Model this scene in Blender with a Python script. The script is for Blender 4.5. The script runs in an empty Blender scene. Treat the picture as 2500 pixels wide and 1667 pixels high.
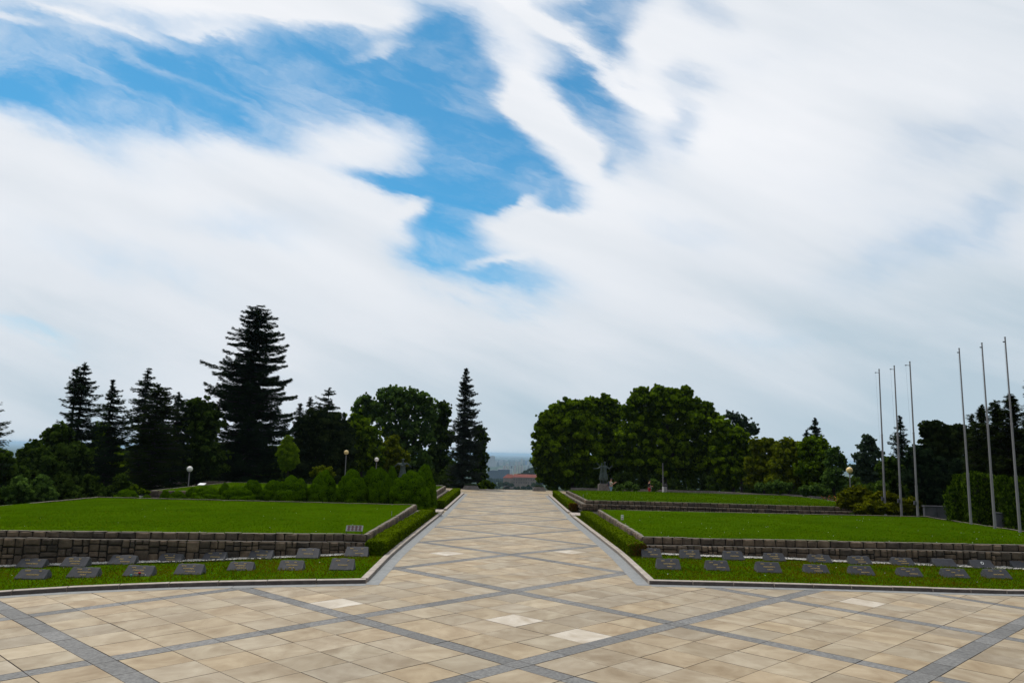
import bpy, bmesh, math, random
import numpy as np
from mathutils import Vector, Matrix
random.seed(7); rng = np.random.default_rng(11)
SC = bpy.context.scene; COL = SC.collection
R_ = math.radians
# ---------------------------------------------------------------- camera
F = 1800.0; CX, CY = 1250.0, 833.5; H = 3.85          # focal length and centre in pixels of a 2500 px wide frame
def _cam_matrix(vpx=1234., yh0=1107.3, roll=1.36):
    r = R_(roll); p = math.atan((yh0-CY)*math.cos(r)/F)
    c, s = math.cos(r), math.sin(r)
    up = np.array([[c,-s,0],[s,c,0],[0,0,1]]) @ np.array([0,-math.cos(p),math.sin(p)])
    yv = yh0 + math.tan(r)*(vpx-1250)
    fw = np.array([vpx-CX, yv-CY, F]); fw /= np.linalg.norm(fw)
    fw -= up*(fw@up); fw /= np.linalg.norm(fw)
    rt = np.cross(fw, up)
    if rt[0] < 0: rt = -rt
    return np.array([rt, fw, up])
RM = _cam_matrix()
cam_d = bpy.data.cameras.new('camera'); cam = bpy.data.objects.new('camera', cam_d); COL.objects.link(cam)
cam_d.sensor_fit = 'HORIZONTAL'; cam_d.sensor_width = 36; cam_d.lens = F/2500*36
cam_d.clip_start = .1; cam_d.clip_end = 400000
m3 = Matrix([list(RM@np.array(v)) for v in ((1,0,0),(0,-1,0),(0,0,-1))]).transposed()
cam.matrix_world = Matrix.Translation((0,0,H)) @ m3.to_4x4()
SC.camera = cam
def ray(px, py): return RM @ np.array([px-CX, py-CY, F])
def gnd(px, py, z=0.):
    d = ray(px, py); t = (z-H)/d[2]; return (d[0]*t, d[1]*t, z)
def at(px, py, Y):
    d = ray(px, py); t = Y/d[1]; return (d[0]*t, Y, H+d[2]*t)
def gz(X, Y):                                          # level of the paving
    a = np.interp(Y, [0,21.5,29,50,200], [0,0,.05,-.15,-.15])
    return float(a - .0011*min(abs(X),17)**2*np.interp(Y, [0,26,34,60], [1,1,.3,.0]))
def gpr(px, py, dz=0):
    z = 0
    for i in range(40):
        P = gnd(px, py, z); z = .5*z + .5*(gz(P[0],P[1])+dz)
    return P
# ---------------------------------------------------------------- light
SUN_EL, SUN_AZ = 60, -35          # degrees; azimuth from +Y (straight ahead) towards +X
sd = bpy.data.lights.new('sun','SUN'); sd.energy = 2.6; sd.angle = R_(5); sd.color = (1,.95,.87)
so = bpy.data.objects.new('sun', sd); COL.objects.link(so)
dv = Vector((math.sin(R_(SUN_AZ))*math.cos(R_(SUN_EL)), math.cos(R_(SUN_AZ))*math.cos(R_(SUN_EL)), math.sin(R_(SUN_EL))))
so.rotation_euler = dv.to_track_quat('Z','Y').to_euler(); so.location = (0,0,60)
W = bpy.data.worlds.new('World'); SC.world = W; W.use_nodes = True
nt = W.node_tree; N = nt.nodes; L = nt.links; N.clear()
def nn(t, **k):
    n = N.new(t)
    for a, b in k.items(): setattr(n, a, b)
    return n
def mth(op, a, b=None, c=None, clamp=False):
    n = nn('ShaderNodeMath', operation=op, use_clamp=clamp)
    for i, v in enumerate((a,b,c)):
        if v is None: continue
        if isinstance(v,(int,float)): n.inputs[i].default_value = v
        else: L.new(v, n.inputs[i])
    return n.outputs[0]
def vmt(op, a, b=None, out=0, scale=None):
    n = nn('ShaderNodeVectorMath', operation=op)
    for i, v in enumerate((a,b)):
        if v is None: continue
        if isinstance(v,(tuple,list)): n.inputs[i].default_value = v
        else: L.new(v, n.inputs[i])
    if scale is not None: n.inputs['Scale'].default_value = scale
    return n.outputs[out]
out = nn('ShaderNodeOutputWorld'); bg = nn('ShaderNodeBackground'); bg.inputs['Strength'].default_value = .1
L.new(bg.outputs[0], out.inputs[0])
sky = nn('ShaderNodeTexSky'); sky.sky_type = 'NISHITA'; sky.sun_disc = False
sky.sun_elevation = R_(SUN_EL); sky.sun_rotation = R_(SUN_AZ); sky.altitude = 300; sky.dust_density = .6; sky.ozone_density = 2.0
tc = nn('ShaderNodeTexCoord')
sp = nn('ShaderNodeSeparateXYZ'); L.new(tc.outputs['Generated'], sp.inputs[0])
ay = mth('MAXIMUM', mth('ABSOLUTE', sp.outputs[1]), .06)
cb = nn('ShaderNodeCombineXYZ'); L.new(mth('DIVIDE', sp.outputs[0], ay), cb.inputs[0]); L.new(mth('DIVIDE', sp.outputs[2], ay), cb.inputs[1]); cb.inputs[2].default_value = 1
uv = cb.outputs[0]
def noise(vec, scale, detail=6, rough=.55, dist=0.):
    n = nn('ShaderNodeTexNoise'); L.new(vec, n.inputs['Vector'])
    n.inputs['Scale'].default_value = scale; n.inputs['Detail'].default_value = detail
    n.inputs['Roughness'].default_value = rough; n.inputs['Distortion'].default_value = dist
    return n
def mapped(vec, rot, scl, loc=(0,0,0)):
    n = nn('ShaderNodeMapping'); L.new(vec, n.inputs[0]); n.inputs['Rotation'].default_value = (0,0,R_(rot)); n.inputs['Location'].default_value = loc
    return vmt('MULTIPLY', n.outputs[0], scl)
w1 = vmt('SCALE', vmt('SUBTRACT', noise(uv, 1.7, 3, .5).outputs['Color'], (.5,.5,.5)), scale=.09)
w2 = vmt('SCALE', vmt('SUBTRACT', noise(mapped(uv, 22, (1.6,5,1)), 2.4, 6, .6).outputs['Color'], (.5,.5,.5)), scale=.11)
wv = vmt('MULTIPLY', vmt('ADD', w1, w2), (1,1,0)); uw = vmt('ADD', uv, wv)
def uvof(px, py):
    d = ray(px, py); return np.array([d[0]/d[1], d[2]/d[1]])
def blob(cx, cy, rx, ry, ang, k, acc, vec):
    a = R_(ang); c = uvof(cx, cy)
    A = uvof(cx+rx*math.cos(a), cy+rx*math.sin(a))-c; B = uvof(cx-ry*math.sin(a), cy+ry*math.cos(a))-c
    M = np.linalg.inv(np.array([A,B]).T)
    q = [vmt('DOT_PRODUCT', vec, (float(M[i][0]), float(M[i][1]), float(-(M[i]@c))), out=1) for i in (0,1)]
    r2 = mth('MULTIPLY_ADD', q[0], q[0], mth('MULTIPLY', q[1], q[1]))
    g = mth('EXPONENT', mth('MULTIPLY', mth('POWER', r2, 1.12), -1.0))
    return mth('MULTIPLY_ADD', g, k, acc)
BLUE = [  # blue gaps in the cloud: cx, cy, rx, ry, angle, strength (pixels of the photograph turned into sky directions)
 (480,180,680,118,7,1.3),(150,235,330,75,12,1.05),(900,150,260,110,10,1.0),(1120,260,230,115,62,1.45),(1150,430,150,95,15,1.4),(960,442,120,26,6,.95),
 (1330,488,90,45,30,1.15),(1080,570,110,90,-50,1.25),(1200,682,150,50,16,1.15),(1050,640,70,30,10,.4),(1060,60,120,60,10,.6),
 (1430,225,180,72,50,1.35),(1510,60,85,115,0,1.2),(1400,10,140,45,0,.9),(1690,200,80,30,20,.5),(1645,300,45,70,-20,.8),(1465,405,30,36,0,.6),(1730,20,90,40,20,.5),
 (2240,600,200,80,-12,.45),(2350,330,230,85,-20,.38),(2450,500,90,60,-20,.35),(60,790,150,22,16,.4),(620,330,130,34,20,.65),(90,20,170,60,20,.6),(100,300,190,50,20,.4),
 (600,560,190,45,6,.25),(300,640,280,40,14,.28),(1850,820,170,45,0,.28),(1700,560,120,40,10,.22),(1900,150,120,60,0,.2)]
WHITE = [
 (130,45,130,30,28,-.5),(60,72,130,16,20,-.5),(250,70,220,16,13,-.55),(470,75,110,10,5,-.3),(330,160,230,16,22,-.35),(580,215,90,12,40,-.3),
 (740,20,280,34,6,-1.15),(900,75,130,45,30,-.8),(930,135,110,16,-8,-.6),(1035,185,60,14,55,-.7),
 (1390,115,290,22,35,-.85),(1295,245,80,50,60,-.8),(1350,330,110,42,45,-.9),(1300,545,170,45,8,-1.0),(1270,485,70,16,-20,-.6),
 (1035,505,80,28,-35,-.8),(930,330,150,45,-8,-.30),(1180,655,75,12,-12,-.6),(1580,110,60,70,0,-.5)]
acc = mth('ADD', 0., 0.)
for b in BLUE+WHITE: acc = blob(*b, acc, uw)
n1 = noise(mapped(uw, 22, (1.5,5.5,1)), 2.2, 9, .62, .25).outputs['Fac']
n2 = noise(uw, 7.5, 8, .6).outputs['Fac']
nz = mth('ADD', mth('MULTIPLY', mth('SUBTRACT', n1, .5), 2.1), mth('MULTIPLY', mth('SUBTRACT', n2, .5), 1.1))
edge = mth('MULTIPLY_ADD', nz, mth('MINIMUM', mth('MULTIPLY_ADD', acc, .75, .12), .75), acc)
mr = nn('ShaderNodeMapRange', interpolation_type='SMOOTHSTEP'); L.new(edge, mr.inputs[0])
mr.inputs[1].default_value = -.06; mr.inputs[2].default_value = 1.30; mr.inputs[3].default_value = 0; mr.inputs[4].default_value = .96
veil = nn('ShaderNodeMapRange', interpolation_type='SMOOTHSTEP'); L.new(noise(mapped(uw, 20, (1.3,4.2,1), (3,1,0)), 3.1, 8, .6, .2).outputs['Fac'], veil.inputs[0]); veil.inputs[1].default_value = .42; veil.inputs[2].default_value = .78; veil.inputs[3].default_value = 1; veil.inputs[4].default_value = .52
bfac = mth('MULTIPLY', mr.outputs[0], veil.outputs[0])
# cloud colour: bright white high up, greyer low down, soft banding
bnd = noise(mapped(uv, 20, (1.0,4.5,1)), 1.9, 6, .5, .2).outputs['Fac']
vv = nn('ShaderNodeSeparateXYZ'); L.new(uv, vv.inputs[0])
hgt = nn('ShaderNodeMapRange'); L.new(vv.outputs[1], hgt.inputs[0]); hgt.inputs[1].default_value = .0; hgt.inputs[2].default_value = .46; hgt.inputs[3].default_value = 0; hgt.inputs[4].default_value = 1
right = nn('ShaderNodeMapRange'); L.new(vv.outputs[0], right.inputs[0]); right.inputs[1].default_value = .15; right.inputs[2].default_value = .8; right.inputs[3].default_value = 0; right.inputs[4].default_value = .40
k = mth('ADD', mth('MULTIPLY_ADD', mth('SUBTRACT', bnd, .5), 1.2, mth('MULTIPLY_ADD', hgt.outputs[0], .80, .12)), mth('MULTIPLY', right.outputs[0], -1.0), clamp=True)
cr = nn('ShaderNodeValToRGB'); L.new(k, cr.inputs[0])
cr.color_ramp.elements[0].position = 0; cr.color_ramp.elements[0].color = (.50,.62,.71,1)
cr.color_ramp.elements[1].position = 1; cr.color_ramp.elements[1].color = (.94,.96,1.0,1)
e = cr.color_ramp.elements.new(.45); e.color = (.77,.82,.88,1)
back = nn('ShaderNodeMapRange', interpolation_type='SMOOTHSTEP'); L.new(sp.outputs[1], back.inputs[0])   # added dimming of the unseen sky behind, to darken faces turned to the camera
back.inputs[1].default_value = -.55; back.inputs[2].default_value = .25; back.inputs[3].default_value = .55; back.inputs[4].default_value = 1
cs_ = nn('ShaderNodeVectorMath', operation='SCALE'); L.new(cr.outputs[0], cs_.inputs[0]); L.new(mth('MULTIPLY', back.outputs[0], 9.6), cs_.inputs['Scale']); cc = cs_.outputs[0]
bl = vmt('MULTIPLY', sky.outputs[0], (.25,.96,1.15))
mx = nn('ShaderNodeMix', data_type='RGBA'); L.new(bfac, mx.inputs['Factor']); L.new(cc, mx.inputs['A']); L.new(bl, mx.inputs['B'])
L.new(mx.outputs['Result'], bg.inputs['Color'])
SC.view_settings.view_transform = 'Standard'; SC.view_settings.look = 'None'; SC.view_settings.exposure = 0.0; SC.view_settings.gamma = 1
SC.cycles.use_denoising = True
SC.cycles.max_bounces = 6; SC.cycles.diffuse_bounces = 3; SC.cycles.glossy_bounces = 2; SC.cycles.transmission_bounces = 3; SC.cycles.volume_bounces = 1
SC.cycles.transparent_max_bounces = 4
# ---------------------------------------------------------------- helpers
def tag(o, label=None, cat=None, group=None, kind=None):
    if label: o['label'] = label
    if cat: o['category'] = cat
    if group: o['group'] = group
    if kind: o['kind'] = kind
    return o
def empty(name, loc, rz=0, label=None, cat=None, group=None):
    o = bpy.data.objects.new(name, None); COL.objects.link(o); o.location = loc; o.rotation_euler = (0,0,rz); o.empty_display_size = .2
    return tag(o, label, cat, group)
def link(name, me, parent=None, loc=None):
    o = bpy.data.objects.new(name, me); COL.objects.link(o)
    if parent: o.parent = parent
    if loc is not None: o.location = loc
    return o
class MB:
    """collects faces and links them as one mesh object; coordinates are world unless an origin is given"""
    def __init__(s): s.v = []; s.f = []; s.m = []
    def poly(s, pts, m=0):
        i = len(s.v); s.v += [tuple(p) for p in pts]; s.f.append(tuple(range(i, i+len(pts)))); s.m.append(m)
    def mesh(s, verts, faces, m=0):
        i = len(s.v); s.v += [tuple(p) for p in verts]
        for f in faces: s.f.append(tuple(i+q for q in f)); s.m.append(m)
    def box(s, c, d, rz=0, m=0, taper=0., bev=0.):
        hx, hy, hz = d[0]/2, d[1]/2, d[2]/2; cs, sn = math.cos(rz), math.sin(rz)
        def P(x,y,z): return (c[0]+x*cs-y*sn, c[1]+x*sn+y*cs, c[2]+z)
        if bev:
            b = bev; rings = [(-hz,b,0),(-hz+b,0,0),(hz-b,0,taper),(hz,b,taper)]
        else: rings = [(-hz,0,0),(hz,0,taper)]
        vs = []
        for z, ins, t in rings:
            ax, ay = hx-ins-t, hy-ins-t
            vs += [P(-ax,-ay,z),P(ax,-ay,z),P(ax,ay,z),P(-ax,ay,z)]
        fs = [(3,2,1,0)]
        n = len(rings)
        for k in range(n-1):
            for j in range(4): a = 4*k+j; b2 = 4*k+(j+1)%4; fs.append((a,b2,b2+4,a+4))
        fs.append(tuple(4*(n-1)+j for j in range(4))); s.mesh(vs, fs, m)
    def tube(s, pts, rad, n=8, m=0, cap=True):
        pts = [np.array(p,float) for p in pts]; rad = [rad]*len(pts) if isinstance(rad,(int,float)) else rad
        i = len(s.v)
        for k, p in enumerate(pts):
            t = pts[min(k+1,len(pts)-1)]-pts[max(k-1,0)]; t /= (np.linalg.norm(t)+1e-9)
            a = np.cross(t, (0,0,1.)) if abs(t[2]) < .9 else np.cross(t, (1.,0,0)); a /= np.linalg.norm(a); b = np.cross(t,a)
            for j in range(n):
                w = 2*math.pi*j/n; s.v.append(tuple(p+rad[k]*(math.cos(w)*a+math.sin(w)*b)))
        for k in range(len(pts)-1):
            for j in range(n):
                a0 = i+k*n+j; b0 = i+k*n+(j+1)%n; s.f.append((a0,b0,b0+n,a0+n)); s.m.append(m)
        if cap:
            s.f.append(tuple(i+j for j in reversed(range(n)))); s.m.append(m)
            s.f.append(tuple(i+(len(pts)-1)*n+j for j in range(n))); s.m.append(m)
    def lathe(s, c, prof, n=16, m=0):
        i = len(s.v)
        for r, z in prof:
            for j in range(n): w = 2*math.pi*j/n; s.v.append((c[0]+r*math.cos(w), c[1]+r*math.sin(w), c[2]+z))
        for k in range(len(prof)-1):
            for j in range(n):
                a0 = i+k*n+j; b0 = i+k*n+(j+1)%n; s.f.append((a0,b0,b0+n,a0+n)); s.m.append(m)
    def build(s, name, mats, parent=None, origin=None, smooth=False):
        me = bpy.data.meshes.new(name); o0 = origin if origin is not None else (0,0,0)
        vs = [(x-o0[0], y-o0[1], z-o0[2]) for x,y,z in s.v]
        me.from_pydata(vs, [], s.f)
        for mt in (mats if isinstance(mats,(list,tuple)) else [mats]): me.materials.append(mt)
        me.polygons.foreach_set('material_index', s.m)
        if smooth: me.polygons.foreach_set('use_smooth', [True]*len(s.f))
        me.update()
        o = link(name, me, parent)
        if parent is None and origin is not None: o.location = origin
        return o
def leafmesh(name, C, T, Nn, sx, sy, mats, mi=None, tone=None):
    """many leaf-sized diamond faces: centres C, long axes T, normals Nn, half sizes sx, sy (numpy)"""
    n = len(C)
    T = T/(np.linalg.norm(T,axis=1,keepdims=True)+1e-9)
    B = np.cross(Nn, T); B /= (np.linalg.norm(B,axis=1,keepdims=True)+1e-9)
    V = np.empty((n,4,3)); sx = np.asarray(sx).reshape(-1,1); sy = np.asarray(sy).reshape(-1,1)
    V[:,0] = C-T*sx; V[:,1] = C-B*sy; V[:,2] = C+T*sx; V[:,3] = C+B*sy
    me = bpy.data.meshes.new(name); me.vertices.add(n*4); me.vertices.foreach_set('co', V.reshape(-1))
    me.loops.add(n*4); me.loops.foreach_set('vertex_index', np.arange(n*4, dtype=np.int32))
    me.polygons.add(n); me.polygons.foreach_set('loop_start', np.arange(0,n*4,4,dtype=np.int32)); me.polygons.foreach_set('loop_total', np.full(n,4,dtype=np.int32))
    for mt in mats: me.materials.append(mt)
    if mi is not None: me.polygons.foreach_set('material_index', mi.astype(np.int32))
    at_ = me.attributes.new('tone','FLOAT','FACE')
    at_.data.foreach_set('value', (tone if tone is not None else rng.random(n)).astype(np.float32))
    me.update(); me.validate(); return me
def unit(n):
    v = rng.normal(size=(n,3)); return v/np.linalg.norm(v,axis=1,keepdims=True)
def perp(Nn):
    r = unit(len(Nn)); t = np.cross(Nn, r); return t/(np.linalg.norm(t,axis=1,keepdims=True)+1e-9)
# ---------------------------------------------------------------- materials
MATS = {}
def mat(name, col, rough=.8, var=.0, scale=4., col2=None, bump=0., bscale=None, metal=0., spec=.3, tone=None, detail=5, coord='Object', stretch=None, per=False):
    m = bpy.data.materials.new(name); m.use_nodes = True; t = m.node_tree; n = t.nodes; l = t.links
    p = n['Principled BSDF']; p.inputs['Roughness'].default_value = rough; p.inputs['Metallic'].default_value = metal
    p.inputs['Specular IOR Level'].default_value = spec; p.inputs['Base Color'].default_value = (*col,1)
    co = n.new('ShaderNodeTexCoord'); vec = co.outputs[coord]
    if stretch:
        mp = n.new('ShaderNodeMapping'); l.new(vec, mp.inputs[0]); mp.inputs['Scale'].default_value = stretch; vec = mp.outputs[0]
    c = None
    if col2 is not None or var:
        nz = n.new('ShaderNodeTexNoise'); l.new(vec, nz.inputs['Vector']); nz.inputs['Scale'].default_value = scale; nz.inputs['Detail'].default_value = detail; nz.inputs['Roughness'].default_value = .6
        if per:
            nz.noise_dimensions = '4D'; nz.inputs['Distortion'].default_value = 1.1; aw = n.new('ShaderNodeAttribute'); aw.attribute_name = 'tone'; mw = n.new('ShaderNodeMath'); mw.operation = 'MULTIPLY'; mw.inputs[1].default_value = 171.; l.new(aw.outputs['Fac'], mw.inputs[0]); l.new(mw.outputs[0], nz.inputs['W'])
        if col2 is None: col2 = tuple(min(1,x*(1+var)) for x in col); col = tuple(x*(1-var) for x in col)
        r = n.new('ShaderNodeValToRGB'); l.new(nz.outputs['Fac'], r.inputs[0])
        r.color_ramp.elements[0].position = .32; r.color_ramp.elements[0].color = (*col,1); r.color_ramp.elements[1].position = .68; r.color_ramp.elements[1].color = (*col2,1)
        c = r.outputs[0]
    if tone:
        a = n.new('ShaderNodeAttribute'); a.attribute_name = 'tone'
        mx_ = n.new('ShaderNodeMix'); mx_.data_type = 'RGBA'; mx_.blend_type = 'MULTIPLY'; mx_.inputs['Factor'].default_value = 1
        r2 = n.new('ShaderNodeValToRGB'); l.new(a.outputs['Fac'], r2.inputs[0])
        els = r2.color_ramp.elements
        for i, (ps, cl) in enumerate(tone):
            e_ = els[i] if i < 2 else els.new(ps)
            e_.position = ps; e_.color = (*cl,1)
        if c is not None: l.new(c, mx_.inputs['A'])
        else: mx_.inputs['A'].default_value = (*col,1)
        l.new(r2.outputs[0], mx_.inputs['B']); c = mx_.outputs['Result']
    if c is not None: l.new(c, p.inputs['Base Color'])
    if bump:
        nb = n.new('ShaderNodeTexNoise'); l.new(vec, nb.inputs['Vector']); nb.inputs['Scale'].default_value = bscale or scale*3; nb.inputs['Detail'].default_value = 6
        b = n.new('ShaderNodeBump'); b.inputs['Strength'].default_value = 1; b.inputs['Distance'].default_value = bump; l.new(nb.outputs['Fac'], b.inputs['Height']); l.new(b.outputs[0], p.inputs['Normal'])
    MATS[name] = m; return m
def leafmat(name, c1, c2, trans=.25):
    """foliage: colour varies leaf by leaf between c1 and c2, part of the light passes through"""
    m = bpy.data.materials.new(name); m.use_nodes = True; t = m.node_tree; n = t.nodes; l = t.links
    p = n['Principled BSDF']; p.inputs['Roughness'].default_value = .75; p.inputs['Specular IOR Level'].default_value = .0
    a = n.new('ShaderNodeAttribute'); a.attribute_name = 'tone'
    mx_ = n.new('ShaderNodeMix'); mx_.data_type = 'RGBA'; l.new(a.outputs['Fac'], mx_.inputs['Factor'])
    mx_.inputs['A'].default_value = (*c1,1); mx_.inputs['B'].default_value = (*c2,1); l.new(mx_.outputs['Result'], p.inputs['Base Color'])
    tr = n.new('ShaderNodeBsdfTranslucent'); l.new(mx_.outputs['Result'], tr.inputs['Color'])
    ms = n.new('ShaderNodeMixShader'); ms.inputs[0].default_value = trans
    l.new(p.outputs[0], ms.inputs[1]); l.new(tr.outputs[0], ms.inputs[2]); l.new(ms.outputs[0], n['Material Output'].inputs[0])
    MATS[name] = m; return m
M_slab = mat('sandstone_slab', (.228,.172,.101), .6, col2=(.395,.338,.243), scale=1.05, bump=.003, bscale=30, per=True, tone=[(0,(.88,.88,.90)),(1,(1.5,1.6,1.9)),(.16,(1.06,.98,.86)),(.3,(.93,.93,.93)),(.45,(1.12,1.04,.94)),(.6,(1.,1.,1.03)),(.78,(1.17,1.13,1.07))], coord='Object', spec=.35)
M_band = mat('granite_band', (.095,.095,.093), .7, col2=(.205,.203,.197), scale=14, tone=[(0,(.85,.85,.85)),(1,(1.2,1.2,1.2))])
M_joint = mat('slab_joint', (.030,.022,.016), .95)
M_gutter = mat('granite_gutter', (.19,.198,.20), .7, col2=(.26,.268,.27), scale=6, bump=.002, bscale=60)
M_kerb = mat('kerb_stone', (.30,.255,.22), .8, col2=(.44,.39,.345), scale=5, bump=.004, bscale=40)
M_grass = mat('lawn_soil_and_turf', (.033,.072,.0006), 1., col2=(.050,.100,.0010), scale=.55, bump=.03, bscale=22, spec=.0)
M_blade = leafmat('grass_blade', (.034,.074,.0006), (.070,.124,.0010), .35)
M_turf = leafmat('turf_blade', (.036,.080,.0006), (.056,.114,.0010), .3)
M_blade2 = leafmat('grass_blade_dry', (.065,.070,.001), (.150,.120,.004), .35)
M_stone = mat('wall_stone', (.058,.045,.033), .9, col2=(.150,.118,.088), scale=3.2, bump=.02, bscale=12, tone=[(0,(.6,.62,.66)),(1,(1.5,1.38,1.25))])
M_stone_top = mat('weathered_stone_top', (.14,.12,.095), .9, col2=(.27,.24,.20), scale=6, bump=.015, bscale=20)
M_mortar = mat('dark_mortar', (.022,.018,.014), .95, var=.3)
M_ledge = mat('ledge_rubble', (.13,.115,.095), .95, col2=(.25,.225,.19), scale=7, bump=.02, bscale=15)
M_pebble = mat('white_pebble', (.50,.49,.45), .8, col2=(.72,.70,.66), scale=20)
M_kface = mat('shaded_kerb_face', (.075,.060,.055), .85, col2=(.13,.11,.10), scale=4, bump=.004, bscale=40)  # backlit shade on the front kerbs' upright faces, put into the colour
M_kface2 = mat('half_shaded_kerb_face', (.16,.135,.115), .85, col2=(.25,.215,.185), scale=4, bump=.004, bscale=40)  # weaker shade on the path kerbs' upright faces, also put into the colour
M_plaque = mat('plaque_granite', (.020,.021,.027), .45, col2=(.038,.040,.050), scale=9, spec=.5)
M_plaque_edge = mat('rough_granite_edge', (.040,.042,.047), .95, col2=(.12,.124,.13), scale=24, bump=.012, bscale=50)
M_gold = mat('gilt_lettering', (.55,.40,.14), .6, var=.2)
M_soil = mat('bed_soil', (.022,.018,.012), .95, var=.35, scale=3, bump=.03, bscale=14)
M_metal = mat('galvanised_pole', (.27,.26,.27), .5, var=.15, scale=3, metal=.3, stretch=(1,1,.2))
M_dmetal = mat('dark_metal', (.03,.03,.032), .5, var=.2)
M_lampw = mat('milky_globe', (.80,.78,.74), .25, var=.03)
M_lampy = mat('yellowed_globe', (.80,.60,.26), .25, var=.05)
M_white = mat('white_panel', (.75,.77,.78), .5, var=.04)
M_conc = mat('pale_concrete', (.16,.17,.18), .85, col2=(.26,.27,.285), scale=2.5)
M_shadow_wall = mat('shaded_concrete', (.055,.058,.066), .9, col2=(.10,.104,.115), scale=2)  # darker copy of the concrete, with foliage shade put into its colour
M_cwall = mat('low_stone_wall', (.10,.09,.085), .9, col2=(.19,.175,.165), scale=4, bump=.01)
M_bronze = mat('patinated_bronze', (.028,.045,.042), .55, col2=(.075,.105,.098), scale=7, metal=.3)
M_bark = mat('bark', (.022,.018,.015), .95, var=.35, scale=6, bump=.02)
L_spruce = leafmat('spruce_needles', (.006,.015,.007), (.028,.050,.019), .1)
L_spruceb = leafmat('blue_grey_spruce_needles', (.016,.026,.016), (.058,.078,.052), .1)
L_pine = leafmat('pine_needles', (.008,.016,.004), (.030,.046,.011), .1)
L_dark = leafmat('dark_leaves', (.011,.026,.003), (.085,.145,.016), .28)
L_maple = leafmat('maple_leaves', (.012,.034,.001), (.20,.32,.007), .38)
L_maple2 = leafmat('yellow_green_leaves', (.045,.070,.002), (.20,.24,.008), .36)
L_ash = leafmat('ash_leaves', (.024,.056,.009), (.145,.25,.040), .36)
L_young = leafmat('young_leaves', (.080,.150,.004), (.20,.30,.012), .38)
L_silver = leafmat('silvery_leaves', (.028,.050,.026), (.085,.125,.070), .3)
L_dwarf = leafmat('dwarf_spruce_needles', (.009,.028,.001), (.080,.165,.002), .15)
L_hedge = leafmat('hedge_leaves', (.028,.055,.001), (.135,.200,.003), .25)
L_hedgeb = leafmat('browned_hedge_leaves', (.06,.045,.010), (.15,.055,.012), .2)
L_juniper = leafmat('juniper_needles', (.035,.046,.001), (.19,.21,.006), .18)
L_ivy = leafmat('ivy_leaves', (.010,.028,.001), (.105,.18,.010), .28)
L_far = leafmat('woodland_leaves', (.018,.034,.012), (.040,.062,.020), .1)
# ================================================================= setting
def tone_attr(o, tones):
    a = o.data.attributes.new('tone','FLOAT','FACE'); a.data.foreach_set('value', np.array(tones, dtype=np.float32))
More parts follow.
